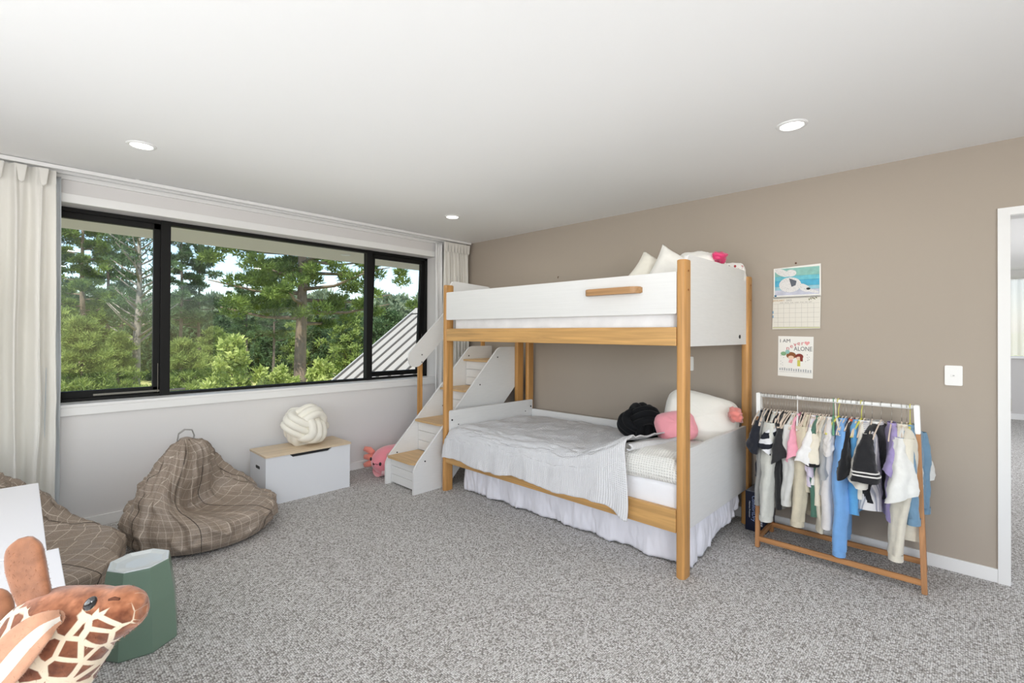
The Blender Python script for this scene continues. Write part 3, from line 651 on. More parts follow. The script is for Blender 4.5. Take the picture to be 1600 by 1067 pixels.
# ================================================================== GIRAFFE PLUSH
GD = .80
def gp(px, py, d=0): return CAM + (Fv + Rv*((px-800)/F_PX) - Uv*((py-CY)/F_PX))*(GD+d)
gr = thing('giraffe_plush', 'plush toy giraffe with brown patches in the left foreground', 'soft toy', gp(70, 1000)*1.0)
gr.location.z = HD-.002
def giraffe_mat():
    M = mat('giraffe_fur', (170, 98, 62), .95, .1, sheen=.4); n = M.node_tree; b = n.nodes['Principled BSDF']
    mp = [k for k in n.nodes if k.type == 'MAPPING'][0]
    v = n.nodes.new('ShaderNodeTexVoronoi'); v.feature = 'DISTANCE_TO_EDGE'; v.inputs['Scale'].default_value = 29; v.inputs['Randomness'].default_value = .85
    n.links.new(mp.outputs[0], v.inputs['Vector'])
    sz = n.nodes.new('ShaderNodeSeparateXYZ'); n.links.new(mp.outputs[0], sz.inputs[0])
    rm = n.nodes.new('ShaderNodeMapRange'); rm.inputs[1].default_value = .226; rm.inputs[2].default_value = .200; rm.inputs[3].default_value = -.25; rm.inputs[4].default_value = .11; n.links.new(sz.outputs[2], rm.inputs[0])
    ru = n.nodes.new('ShaderNodeMapRange'); ru.inputs[1].default_value = .105; ru.inputs[2].default_value = .085; ru.inputs[3].default_value = 0; ru.inputs[4].default_value = 1; n.links.new(sz.outputs[0], ru.inputs[0])
    th = n.nodes.new('ShaderNodeMath'); th.operation = 'MULTIPLY'; n.links.new(rm.outputs[0], th.inputs[0]); n.links.new(ru.outputs[0], th.inputs[1])
    sb = n.nodes.new('ShaderNodeMath'); sb.operation = 'SUBTRACT'; n.links.new(th.outputs[0], sb.inputs[0]); n.links.new(v.outputs['Distance'], sb.inputs[1])
    lt = n.nodes.new('ShaderNodeMapRange'); lt.interpolation_type = 'SMOOTHSTEP'; lt.inputs[1].default_value = -.025; lt.inputs[2].default_value = .025; n.links.new(sb.outputs[0], lt.inputs[0])
    t = n.nodes.new('ShaderNodeTexNoise'); t.inputs['Scale'].default_value = 60; n.links.new(mp.outputs[0], t.inputs['Vector'])
    r = n.nodes.new('ShaderNodeValToRGB'); r.color_ramp.elements[0].position = .3; r.color_ramp.elements[0].color = lin(122, 74, 50); r.color_ramp.elements[1].position = .7; r.color_ramp.elements[1].color = lin(178, 118, 86); n.links.new(t.outputs[0], r.inputs[0])
    m2 = n.nodes.new('ShaderNodeMix'); m2.data_type = 'RGBA'; m2.inputs[7].default_value = lin(212, 196, 172); n.links.new(lt.outputs[0], m2.inputs[0]); n.links.new(r.outputs[0], m2.inputs[6]); m3 = n.nodes.new('ShaderNodeMix'); m3.data_type = 'RGBA'; m3.blend_type = 'MULTIPLY'; m3.inputs[7].default_value = (.52, .44, .40, 1)
    cl = n.nodes.new('ShaderNodeMath'); cl.operation = 'MULTIPLY'; cl.use_clamp = True; cl.inputs[1].default_value = 9; n.links.new(th.outputs[0], cl.inputs[0])
    n.links.new(cl.outputs[0], m3.inputs[0]); n.links.new(r.outputs[0], m3.inputs[6]); n.links.new(m3.outputs[2], m2.inputs[6])
    n.links.new(m2.outputs[2], b.inputs['Base Color'])
    return M
GF = giraffe_mat(); FURB = mat('brown_fur', (142, 96, 70), .95, .1, sheen=.5, mottle=.2, mscale=60); FURW = mat('white_fur', (200, 193, 184), .95, .1, sheen=.3); TANF = mat('tan_fur', (182, 138, 112), .95, .1, sheen=.3, mottle=.12, mscale=60)
# spine from muzzle to neck with radii (across view, depth)
SPN = [((224, 946), .0005), ((223, 946), .020), ((218, 947), .032), ((208, 949), .041), ((194, 952), .049), ((174, 959), .056), ((150, 967), .072), ((122, 981), .094), ((92, 1000), .110), ((66, 1028), .112), ((50, 1064), .104), ((40, 1105), .098), ((36, 1150), .1)]
def cr(p0, p1, p2, p3, t): return .5*((2*p1)+(-p0+p2)*t+(2*p0-5*p1+4*p2-p3)*t*t+(-p0+3*p1-3*p2+p3)*t**3)
GP = [gp(*p) for p, _ in SPN]; GRr = [r*GD*1.0 for _, r in SPN]; GPs, Grs = [], []
for i in range(len(GP)-1):
    q = [GP[max(0, i-1)], GP[i], GP[i+1], GP[min(len(GP)-1, i+2)]]; rr = [GRr[max(0, i-1)], GRr[i], GRr[i+1], GRr[min(len(GP)-1, i+2)]]
    for t in np.linspace(0, 1, 6)[:-1]: GPs.append(cr(*q, t)); Grs.append(max(.0003, cr(*rr, t)))
GPs.append(GP[-1]); Grs.append(GRr[-1])
def gbody(u, v):
    i = round(v*(len(GPs)-1)); p = GPs[i]; T = (GPs[min(i+1, len(GPs)-1)]-GPs[max(i-1, 0)]).normalized(); S = T.cross(Fv).normalized(); r = Grs[i]
    a = 2*PI*u; k = 1+.03*fbm(p.x*30+math.cos(a), p.y*30+math.sin(a), p.z*30)
    # squarish muzzle with nostril ridge, flatter sides
    q = p + S*math.cos(a)*r*k + Fv*math.sin(a)*min(r*.82, .02+r*.42)*k
    L = Matrix.Translation(-gr.location) @ q; return tuple(L)
gm = grid(48, len(GPs)-1, gbody, True); body = obj('body', gm, GF, gr, smooth=True)
def fur(me, count, ln, wd, M, parent, name='fur', droop=Vector((0, 0, -1))):
    tris = []; areas = []
    me.calc_loop_triangles()
    co = np.array([v.co for v in me.vertices]); tri = np.array([t.vertices for t in me.loop_triangles])
    no = np.array([v.normal for v in me.vertices])
    A, B, Cc = co[tri[:, 0]], co[tri[:, 1]], co[tri[:, 2]]; ar = np.linalg.norm(np.cross(B-A, Cc-A), axis=1); pr_ = ar/ar.sum()
    k = rng.choice(len(tri), count, p=pr_); a = rng.random(count); b = rng.random(count); f = a+b > 1; a[f] = 1-a[f]; b[f] = 1-b[f]
    P = A[k]+(B[k]-A[k])*a[:, None]+(Cc[k]-A[k])*b[:, None]; N = no[tri[k, 0]]
    D = N*.8+rng.normal(0, .45, (count, 3))+np.array(droop)*.3; D /= np.linalg.norm(D, axis=1)[:, None]
    W = np.cross(D, rng.normal(0, 1, (count, 3))); W /= np.linalg.norm(W, axis=1)[:, None]+1e-9
    l = ln*rng.uniform(.6, 1.2, count)[:, None]; V = np.empty((count*3, 3)); V[0::3] = P-W*wd; V[1::3] = P+W*wd; V[2::3] = P+D*l
    return tri_obj(V, name, M, parent)
def tri_obj(V, name, M, parent=None, kind='stuff', **k):
    n3 = len(V)//3; me = bpy.data.meshes.new(name); me.vertices.add(len(V)); me.vertices.foreach_set('co', V.astype(np.float32).ravel())
    me.loops.add(len(V)); me.loops.foreach_set('vertex_index', np.arange(len(V), dtype=np.int32)); me.polygons.add(n3)
    me.polygons.foreach_set('loop_start', np.arange(0, len(V), 3, dtype=np.int32)); me.update(calc_edges=True)
    return obj(name, me, M, parent, kind=kind, **k)
fur(gm, 60000, .0065, .0003, GF, gr)
def ear(P, R_, M1, M2, inner):
    P = [p-gr.location for p in P]; n = len(P)-1
    Q, S2 = [], []
    for i in range(n):
        q = [P[max(0, i-1)], P[i], P[i+1], P[min(n, i+2)]]; rr = [R_[max(0, i-1)], R_[i], R_[i+1], R_[min(n, i+2)]]
        for t in np.linspace(0, 1, 7)[:-1]: Q.append(cr(*q, t)); S2.append(max(.002, cr(*rr, t)))
    Q.append(P[-1]); S2.append(R_[-1]*.3); P, R_, n = Q, S2, len(Q)-1
    PP, T, N = frames(P, False)
    def fn(u, v):
        i = min(int(v*n), n-1); f = v*n-i; p = PP[i].lerp(PP[i+1], f); r = R_[i]*(1-f)+R_[i+1]*f; t = T[i].lerp(T[i+1], f).normalized(); S = t.cross(Fv).normalized(); a = 2*PI*u
        return tuple(p+S*math.cos(a)*r+Fv*(math.sin(a)*r*.38 + (abs(math.cos(a))**2)*r*-.25))
    me = grid(28, n, fn, True); e = obj('ear', me, M1, gr, smooth=True); fur(me, 14000, .005, .0003, M1, e)
    if inner:
        def f2(u, v):
            i = min(int(v*n), n-1); f = v*n-i; p = PP[i].lerp(PP[i+1], f); r = (R_[i]*(1-f)+R_[i+1]*f)*.55; t = T[i].lerp(T[i+1], f).normalized(); S = t.cross(Fv).normalized()
            return tuple(p+S*((u-.5)*2*r+r*.35)-Fv*(r*.85*(1-((u-.5)*2)**2*.5)))
        obj('inner_ear', grid(10, n, f2), M2, e, smooth=True)
    return e
ear([gp(66, 962), gp(60, 935), gp(52, 905), gp(46, 876), gp(44, 852), gp(43, 838)], [.022, .029, .032, .033, .028, .010], FURB, FURW, False)
ear([gp(98, 962, -.05), gp(72, 975, -.065), (gp(44, 1000, -.07)), gp(18, 1030, -.075), gp(-12, 1066, -.075), gp(-40, 1095, -.07)], [.010, .022, .029, .031, .026, .010], TANF, FURW, True)
obj('far_ear', grid(20, 10, lambda u, v: tuple(gp(-4, 950, .04)-gr.location+Rv*math.cos(2*PI*u)*.028*math.sin(PI*v)+Uv*math.cos(PI*v)*.035+Fv*math.sin(2*PI*u)*.014*math.sin(PI*v)), True), FURB, gr, smooth=True)
EC = gp(141, 943, -.050)-gr.location
obj('eye', grid(20, 14, lambda u, v: tuple(EC+(Rv*.6+Uv*.8)*math.cos(PI*v)*.0125+(Rv*.8-Uv*.6)*math.cos(2*PI*u)*math.sin(PI*v)*.008+Fv*math.sin(2*PI*u)*math.sin(PI*v)*.008), True), mat('glossy_eye', (18, 16, 18), .08, coat=1), gr, smooth=True)
NC = gp(178, 935, -.034)-gr.location
obj('nostril', tube([NC-Rv*.008-Uv*.002, NC, NC+Rv*.009-Uv*.001], [.002, .003, .002], 8), mat('dark_brown_fur', (96, 54, 34), .9), gr, smooth=True)
# seated body and legs below the frame
bc = Vector((GP[-1].x-.03, GP[-1].y+.0, HD+.05))
# ================================================================== CURTAINS
CURT = mat('curtain_linen', (226, 224, 218), .85, sheen=.15, bump=('noise', 300, .15, .001), stretch=(1, 1, .1)); LINER = mat('curtain_liner', (205, 210, 214), .7)
def curtain(name, x0, x1, y, z0, z1, folds, amp, label, seed=0, M=CURT, lean=0, **k):
    def fn(u, v):
        z = z1+(z0-z1)*v; g = min(1, .45+v*1.6)
        ph = folds*2*PI*u+1.3*fbm(u*3+seed, v*.8, 1)
        pinch = math.exp(-((z-z1+.11)/.05)**2)
        yy = y - amp*(g*(1-.45*pinch))*math.sin(ph) - .35*amp*g*math.sin(ph*2.3+seed) + .012*fbm(u*9, v*2.5, seed)
        xx = x0+(x1-x0)*u + .012*math.sin(ph*1.0+1)*g + .02*fbm(u*4, v*2, seed+7)*v + lean*v
        return (xx, yy, z)
    o = obj(name, grid(int(folds*16), 70, fn), M, smooth=True, **(dict(label=label, cat='curtain') if label else {})); solid(o, .003, 0)
    for kf in range(int(folds)):
        u = (kf+.5)/folds; p = fn(u, 0)
        obj('pinch_pleat', prism([(-.013, -.10), (0, -.115), (.013, -.10), (.024, -.004), (-.024, -.004)], 'y', -.016, -.002, .003), CURT, o, loc=(p[0], y-amp*.55, z1)) if M is CURT else None
    obj('heading_band', grid(int(folds*14), 4, lambda u, v: (lambda q: (q[0], q[1]-.004, z1-.085*v))(fn(u, v*.035))), CURT, o, smooth=True) if M is CURT else None
    return o
curtain('curtain', -.62, .15, YW-.13, .02, H-.035, 8, .042, 'long off-white linen curtain gathered at the left end of the window', 1.0)
l1 = curtain('curtain_lining', .03, .175, YW-.06, .02, H-.05, 2, .018, 'pale grey thermal curtain edge hanging behind the left linen curtain', 2.2, M=LINER)
curtain('curtain', 3.27, 3.635, YW-.125, .02, H-.035, 8, .034, 'long off-white linen curtain gathered in the corner behind the bunk bed', 3.1)
l2 = curtain('curtain_lining', 3.2, 3.3, YW-.06, .02, H-.045, 1.5, .016, 'flat white curtain lining beside the window next to the corner curtain', 4.2, M=mat('white_liner', (232, 232, 232), .7))

# ================================================================== CALENDAR, DRAWING, BOX
def wallpt(px, py): return at('x', XR, px, py)
cal = thing('wall_calendar', 'open paper wall calendar with a sea picture on the taupe wall', 'calendar', (XR-.006, .836, 1.6))
def flat(name, pts, M, parent, dx, th=.0008, **k):
    """pts in (right, up) metres from the parent's origin on the taupe wall; right = -y"""
    o = obj(name, prism([(-p[0], p[1]) for p in pts], 'x', -dx-th, -dx), M, parent, **k); return o
R_ = lambda x0, x1, z0, z1: [(x0, z0), (x1, z0), (x1, z1), (x0, z1)]
PAP = mat('calendar_paper', (226, 222, 212), .7)
W2 = .145
flat('upper_page', [(-W2+.008, .0), (W2+.003, .0), (W2+.002, .216), (-W2+.008, .204)], mat('white_paper', (238, 236, 230), .7), cal, 0, .001)
flat('lower_page', [(-W2, -.222), (W2-.002, -.217), (W2+.002, -.002), (-W2+.005, -.002)], PAP, cal, .001, .0012)
for z0, z1, c in ((.145, .2, (140, 190, 180)), (.115, .146, (110, 190, 205)), (.075, .116, (82, 172, 204)), (.05, .076, (150, 196, 208)), (.014, .051, (196, 198, 212))):
    flat('picture_band', R_(-W2+.016, W2-.006, z0, z1), mat('print_%d' % (z0*1000), c, .7, mottle=.12, mscale=30), cal, .001, .0003)
SPK = mat('speckled_print', (222, 220, 218), .8); n = SPK.node_tree; v = n.nodes.new('ShaderNodeTexVoronoi'); v.inputs['Scale'].default_value = 170; r = n.nodes.new('ShaderNodeValToRGB'); r.color_ramp.elements[0].position = .1; r.color_ramp.elements[0].color = lin(40, 40, 44); r.color_ramp.elements[1].position = .28; r.color_ramp.elements[1].color = lin(226, 224, 222)
n.links.new([k for k in n.nodes if k.type == 'MAPPING'][0].outputs[0], v.inputs[0]); n.links.new(v.outputs['Distance'], r.inputs[0]); n.links.new(r.outputs[0], n.nodes['Principled BSDF'].inputs['Base Color'])
EL = lambda cx, cz, a, b, t=0, n=20: [(cx+a*math.cos(2*PI*k/n)*math.cos(t)-b*math.sin(2*PI*k/n)*math.sin(t), cz+a*math.cos(2*PI*k/n)*math.sin(t)+b*math.sin(2*PI*k/n)*math.cos(t)) for k in range(n)]
for k, pts in enumerate((EL(-.035, .085, .068, .052), EL(-.085, .172, .05, .022, -.5), EL(-.03, .165, .034, .024), EL(.05, .06, .04, .022, -.6), EL(.1, .035, .038, .01, -.3))): flat('printed_creature', pts, SPK, cal, .0013+.0002*k, .0003)
flat('printed_fin', [(-.04, .13), (.005, .11), (.0, .08), (-.025, .07)], mat('slate_print', (92, 98, 108), .7), cal, .0026, .0003)
flat('printed_face', EL(.075, .052, .012, .008), DARK, cal, .0026, .0003)
flat('printed_badge', R_(-.132, -.118, .006, .018), mat('blue_print', (60, 110, 140), .7), cal, .0014, .0004)
GL_ = mat('grid_line_ink', (150, 146, 140), .7)
for k in range(1, 8): flat('grid_line', R_(-W2+.036*k-.0004, -W2+.036*k+.0004, -.205, -.045), GL_, cal, .0023, .0002)
for k in range(6): flat('grid_line', R_(-W2+.008, W2-.006, -.045-.032*k-.0005, -.045-.032*k+.0004), GL_, cal, .0023, .0002)
bm = bmesh.new()
for k in range(34): tube([(-.004, (-W2+.012+k*.0083)*-1, -.009), (-.0055, (-W2+.012+k*.0083)*-1, -.002), (-.003, (-W2+.012+k*.0083)*-1, .006)], .0011, 5, bm=bm)
o = obj('binding_wire', bm, DARK, cal)
TX = (PI/2, 0, -PI/2)
text('JANUARY', .017, mat('ochre_ink', (190, 150, 90), .7), cal, (-.0024, .105, -.022), TX); text('2025', .017, GL_, cal, (-.0024, .04, -.022), TX); text('SUN  MON  TUE  WED  THU  FRI  SAT', .0085, GL_, cal, (-.0024, .0, -.038), TX, sx=1.35)
for p in ((.09, -.015), (.1, -.012), (.11, -.016), (.12, -.01), (.08, -.02)): flat('printed_leaf', EL(p[0], p[1], .008, .003, p[0]*20), mat('olive_ink', (110, 110, 70), .7), cal, .0024, .0003)
flat('border_strip', R_(-W2+.002, W2-.004, -.214, -.207), mat('sage_print', (196, 196, 150), .7), cal, .0022, .0003)
for z in (-.1, -.13): flat('edge_tab', R_(-W2+.001, -W2+.008, z-.012, z+.006), mat('tab_blue', (120, 160, 190), .7), cal, .0024, .0003); 
pin = obj('wall_pin', lathe([(0, 0), (.006, .001), (.006, .006), (.003, .008), (0, .009)], 12), mat('pin_brown', (96, 62, 44), .5), label='small brown pin holding the wall calendar', cat='pin'); pin.location = (XR, .836, 1.832); pin.rotation_euler = (0, -PI/2, 0)
dr = thing('wall_drawing', 'white paper drawing reading I am never alone, on the wall under the calendar', 'drawing', (XR-.002, .839, 1.189))
WP = mat('white_paper', (238, 236, 230), .7)
flat('paper', [(-.108, -.135), (.103, -.143), (.108, .138), (-.105, .142)], WP, dr, 0, .0008)
INK = mat('grey_ink', (92, 94, 98), .7); RED = mat('red_ink', (196, 82, 90), .7); PKI = mat('pink_ink', (228, 160, 160), .7)
text('I AM', .034, INK, dr, (-.0014, .062, .108), TX); text('ALONE', .042, INK, dr, (-.0014, -.046, .054), TX, sx=.8)
for k, ch_ in enumerate('never'):
    a = k/4; text(ch_, .042, RED, dr, (-.0014, .045-.088*a, .058+.036*math.sin(a*PI*.55)), (PI/2+0, 0, -PI/2))
flat('heart', [(.07+.016*(math.sin(t)**3), .094+.001*(13*math.cos(t)-5*math.cos(2*t)-2*math.cos(3*t)-math.cos(4*t))) for t in np.linspace(0, 2*PI, 25)[:-1]], PKI, dr, .0009, .0004)
for nme, pts, M in (('drawn_bush', EL(-.072, .02, .018, .014), mat('green_ink', (130, 170, 130), .7)), ('drawn_bush', EL(-.048, .033, .014, .014), mat('teal_ink', (150, 196, 190), .7)), ('drawn_hair', EL(-.025, .008, .03, .024), mat('brown_ink', (140, 84, 44), .7)), ('drawn_hair', EL(.024, .002, .024, .02), mat('auburn_ink', (132, 50, 40), .7)), ('drawn_hair', R_(.028, .045, -.03, .002), mat('auburn_ink', (132, 50, 40), .7)), ('drawn_face', EL(-.026, -.006, .018, .013), mat('skin_ink', (236, 202, 178), .7)), ('drawn_face', EL(.02, -.010, .015, .012), mat('skin_ink', (236, 202, 178), .7)), ('drawn_dress', [(-.036, -.02), (-.014, -.02), (-.02, -.045), (-.042, -.04)], PKI), ('drawn_dress', R_(.012, .03, -.064, -.022), mat('yellow_ink', (206, 200, 90), .7))):
    flat(nme, pts, M, dr, .0009+.0003*rng.random(), .0004)
for k in range(18):
    x = rng.choice([-1, 1])*rng.uniform(.055, .09); z = rng.uniform(-.06, .04); flat('pencil_fleck', EL(x, z, .0025, .0015, rng.random()*3, 8), INK, dr, .0009, .0003)
for k in range(14): flat('outline_letter', R_(-.098+k*.0142, -.098+k*.0142+.008, -.096-.0006*k, -.080-.0006*k+.002*(k % 3)), mat('pale_ink', (170, 172, 174), .7), dr, .0009, .0003)
flat('ruled_line', R_(-.1, .098, -.1065, -.1055), INK, dr, .0009, .0003)

bx = thing('cardboard_box', 'dark navy product box standing on end between the bunk bed and the clothes rack', 'box', (3.58, 1.03, 0))
NAVY = mat('navy_card', (16, 22, 48), .35)
obj('carton', box(-.11, .11, -.068, .062, 0, .268, .003), NAVY, bx, loc=None); obj('top_flap', box(-.108, .108, -.06, .055, .268, .271), mat('grey_card', (120, 124, 134), .6), bx)
TV = (PI/2, PI/2, -PI/2)
wt = mat('white_ink', (225, 228, 235), .6)
text('ComfortDry', .034, mat('pale_blue_ink', (150, 170, 215), .6), bx, (-.1108, .008, .155), TV); text('Mattress Protector', .0145, wt, bx, (-.1108, .034, .145), TV); text('Luxe', .032, wt, bx, (-.1108, -.042, .075), TV)

# ================================================================== CLOTHES RACK
rk = thing('clothes_rack', 'low clothes rack with a white rail and wooden frame against the taupe wall', 'clothes rack', (3.4, .55, 0))
def rp(name, me, M, **k):
    o = obj(name, me, M, **k); o.parent = rk; o.matrix_parent_inverse = Matrix.Translation(-rk.location); return o
RW = wood('rack_wood', (182, 130, 82), 'z'); RWY = wood('rack_wood_y', (184, 132, 84), 'y'); RWH = mat('rack_white', (238, 238, 236), .4)
TL, TRt = Vector((3.40, .985, .955)), Vector((3.41, .19, .955))
LEGS = {'L': (Vector((3.236, .945, 0)), Vector((3.56, .95, 0)), TL), 'R': (Vector((3.25, .150, 0)), Vector((3.57, .165, 0)), TRt)}
def bar(a, b, w, d):
    """square bar from a to b, w along y, d across"""
    T = (b-a).normalized(); Y = Vector((0, 1, 0)); Y = (Y-T*T.dot(Y)).normalized(); X = T.cross(Y); bm = bmesh.new(); vs = []
    for p in (a, b):
        for s, t in ((-1, -1), (1, -1), (1, 1), (-1, 1)): vs.append(bm.verts.new(p+Y*s*w/2+X*t*d/2))
    for f in ((3, 2, 1, 0), (4, 5, 6, 7), (0, 1, 5, 4), (1, 2, 6, 5), (2, 3, 7, 6), (3, 0, 4, 7)): bm.faces.new([vs[i] for i in f])
    bmesh.ops.bevel(bm, geom=bm.edges[:], offset=.003, segments=2, affect='EDGES'); return bm
for s, (f_, b_, t_) in LEGS.items():
    for q in (f_, b_):
        k = q.lerp(t_, .84); top = t_+Vector(((q.x-t_.x)*.05, 0, 0))
        rp('leg', bar(q, k, .024, .03), RW); rp('white_leg_top', bar(k, top, .0245, .0305), RWH)
    rp('foot_bar', bar(Vector((f_.x+.012, f_.y, .07)), Vector((b_.x-.012, b_.y, .07)), .02, .02), RW) if s == 'x' else None
rp('base_rail', bar(LEGS['L'][0]+Vector((.01, -.01, .085)), LEGS['R'][0]+Vector((.01, .01, .085)), .026, .02) if False else (lambda bm: bm)(box(0, 0.02, 0, 1, 0, .03)) , RWY) if False else None
def railbar(a, b, h, t):
    bm = bmesh.new(); D = (b-a).normalized(); S = D.cross(Vector((0, 0, 1))).normalized(); vs = []
    for p in (a, b):
        for s, u in ((-1, -1), (1, -1), (1, 1), (-1, 1)): vs.append(bm.verts.new(p+S*s*t/2+Vector((0, 0, 1))*u*h/2))
    for f in ((3, 2, 1, 0), (4, 5, 6, 7), (0, 1, 5, 4), (1, 2, 6, 5), (2, 3, 7, 6), (3, 0, 4, 7)): bm.faces.new([vs[i] for i in f])
    bmesh.ops.bevel(bm, geom=bm.edges[:], offset=.002, segments=1, affect='EDGES'); return bm
zb = .052
P_ = lambda s, i, z: LEGS[s][i].lerp(LEGS[s][2], z/.955)
rp('base_rail', railbar(P_('L', 0, zb), P_('R', 0, zb), .03, .018), RWY); rp('base_rail', railbar(P_('L', 1, zb), P_('R', 1, zb), .03, .018), RWY)
rp('end_rail', railbar(P_('L', 0, zb), P_('L', 1, zb), .03, .018), RW); rp('end_rail', railbar(P_('R', 0, zb), P_('R', 1, zb), .03, .018), RW)
RA, RB = TL+Vector((0, 0, -.015)), TRt+Vector((0, 0, -.012))
rp('hanging_rail', tube([RA, RB], .0115, 14), RWH, smooth=True)
def rod_y(px):   # rail point under a photograph column
    best = None
    for t in np.linspace(0, 1, 400):
        p = RA.lerp(RB, t); d = p-CAM; x = 800+F_PX*d.dot(Rv)/d.dot(Fv)
        if best is None or abs(x-px) < best[0]: best = (abs(x-px), p)
    return best[1]
VELV = mat('hanger_velvet', (214, 196, 178), .8, sheen=.4); HOOKM = mat('hook_metal', (170, 165, 158), .3, metal=.9)
def make_hanger(M=VELV, Mh=HOOKM, label='', group='cream velvet hangers on the clothes rack', wdt=.165):
    t = thing('clothes_hanger', label, 'hanger', group=group)
    hook = [(0, 0, -.085), (0, 0, -.035)]+[(.013*math.sin(a)+.0, 0, -.0+.013*-math.cos(a)*1.0-.0) for a in []]
    hook = [Vector((0, 0, -.09)), Vector((0, 0, -.045)), Vector((.008, 0, -.03)), Vector((.0165, 0, -.015)), Vector((.0165, 0, .004)), Vector((.009, 0, .0155)), Vector((-.004, 0, .017)), Vector((-.013, 0, .009)), Vector((-.0155, 0, -.004))]
    obj('hook', tube(hook, .0014, 6), Mh, t, smooth=True)
    P = [(-wdt, 0, -.175), (-wdt*.8, 0, -.148), (-wdt*.45, 0, -.118), (-.02, 0, -.094), (0, 0, -.088), (.02, 0, -.094), (wdt*.45, 0, -.118), (wdt*.8, 0, -.148), (wdt, 0, -.175)]
    obj('shoulder_bar', tube([Vector(p) for p in P], .0036, 8, flat=1.3), M, t, smooth=True)
    return t
def copy_tree(o, parent=None):
    c = o.copy(); C.objects.link(c)
    if parent is not None: c.parent = parent
    for ch_ in list(o.children): copy_tree(ch_, c)
    return c

def garment(name, label, px, col, top=.80, length=.42, halfw=.15, thick=.014, rz=0, sleeve=None, M=None, cuff=None, flare=1.15, seed=None, hood=False, hem=None, neckM=None, sink=.105):
    """cloth hanging from the rail under column px; sleeve = (length, radius, forward lean, side lean)"""
    g = M or mat('cloth_%d_%d_%d' % tuple(col), col, .9, sheen=.25, mottle=.05, mscale=25, bump=('noise', 45, .4, .006))
    p = rod_y(px); sd = seed if seed is not None else px*.37
    t = thing(name, label, 'garment', (p.x, p.y, p.z-sink), rz)
    def body(u, v):
        a = 2*PI*u; ca, sa = math.cos(a), math.sin(a)
        if v < .14: f = v/.14; w = halfw*(.28+.72*f**.8); z = -.055*f**1.3
        else: f = (v-.14)/.86; w = halfw*(1-.13*math.sin(min(1, f*2.5)*PI/2)+(flare-1)*f); z = -.055-(length-.055)*f
        w_ = w*math.copysign(abs(ca)**.75, ca); th = thick*1.3*(.45+.55*min(1, v*6))*(1+.5*v)
        y = th*math.copysign(abs(sa)**.8, sa) + .010*min(1, v*4)*math.sin(w_*38+sd+2*fbm(w_*6, v*2, sd)) + .006*fbm(w_*14+sd, v*5, 2)
        return (w_, y, z+.006*v*math.sin(w_*45+sd))
    b = obj('body', grid(44, 34, body, True), g, t, smooth=True)
    if sleeve:
        L, r, fx, sy = sleeve
        for sgn in (-1, 1):
            if sgn == 1 and L > .2: pass
            A = Vector((sgn*halfw*.86, 0, -.045)); n_ = 14; P = []; Rr = []
            for k in range(n_+1):
                f = k/n_
                P.append(A+Vector((sgn*(fx*math.sin(f*PI/2)+.012*fbm(f*3+sd, sgn, 0)), sy*f*(1 if sgn < 0 else .3)+.012*fbm(f*2.5, sd, 3), -L*f**1.05))); Rr.append(r*((.62+.45*math.sin(min(1, f*2)*PI/2))*(1-.28*f) if L > .3 else (.42+.78*f)))
            PP, T, N = frames(P, False)
            def slv(u, v, PP=PP, Rr=Rr):
                i = min(int(v*n_), n_-1); f = v*n_-i; c = PP[i].lerp(PP[i+1], f); rr = Rr[i]*(1-f)+Rr[i+1]*f; a = 2*PI*u
                k = 1+.16*math.sin(a*3+sd+v*3)+.12*fbm(math.cos(a)*2+sd, math.sin(a)*2, v*6)
                k *= 1+.05*math.sin(a*7+v*5+sd)*v; return (c.x+rr*math.cos(a)*k*1.25, c.y+rr*.92*math.sin(a)*k, c.z+(.03*v*math.sin(a+sd) if L <= .3 and cuff is None and name != 'jersey' else 0))
            s_o = obj('sleeve', grid(22, 30, slv, True), g, t, smooth=True)
            q = P[-1]; rr = Rr[-1]
            cm = cuff if cuff is not None else g
            if L > .35 or cuff is not None:
                hh = .035 if L > .35 else .02
                obj('cuff', grid(20, 5, lambda u, v: (q.x+rr*(.98 if L > .35 else 1.04)*math.cos(2*PI*u)*1.25, q.y+rr*.95*math.sin(2*PI*u), q.z+.004-hh*v), True), cm, s_o, smooth=True)
    if hem is not None: obj('hem_band', grid(44, 3, lambda u, v: (lambda q: (q[0]*1.02, q[1]*1.25, q[2]-.0+.002-.02*v))(body(u, 1)), True), hem, t, smooth=True)
    obj('collar', grid(24, 5, lambda u, v: (halfw*.30*math.cos(2*PI*u)*(1-.1*v), thick*1.0*math.sin(2*PI*u), .002-.004+.02*(v-.3)), True), neckM or g, t, smooth=True)
    return t
NVY, BLK, GRY, ECR, WHT, PNK, BEI, LIL, GRN2 = (20, 24, 36), (22, 22, 24), (140, 140, 138), (204, 204, 196), (226, 224, 220), (232, 160, 178), (206, 196, 172), (214, 204, 222), (72, 110, 94)
BLU, BLU2, LAV, CRM, DNM = (118, 168, 222), (92, 160, 212), (160, 146, 194), (218, 214, 200), (112, 146, 172)
stripe = mat('navy_white_stripe', NVY, .9); n = stripe.node_tree; wv = n.nodes.new('ShaderNodeTexWave'); wv.inputs['Scale'].default_value = 5.5; wv.bands_direction = 'Z'; wv.inputs['Distortion'].default_value = .6
r = n.nodes.new('ShaderNodeValToRGB'); r.color_ramp.interpolation = 'CONSTANT'; r.color_ramp.elements[0].color = lin(NVY); r.color_ramp.elements[1].position = .5; r.color_ramp.elements[1].color = lin(220, 220, 222)
mpp = [k for k in n.nodes if k.type == 'MAPPING'][0]; mpp.inputs['Rotation'].default_value = (0, .3, 0); n.links.new(mpp.outputs[0], wv.inputs[0]); n.links.new(wv.outputs[0], r.inputs[0]); n.links.new(r.outputs[0], n.nodes['Principled BSDF'].inputs['Base Color'])
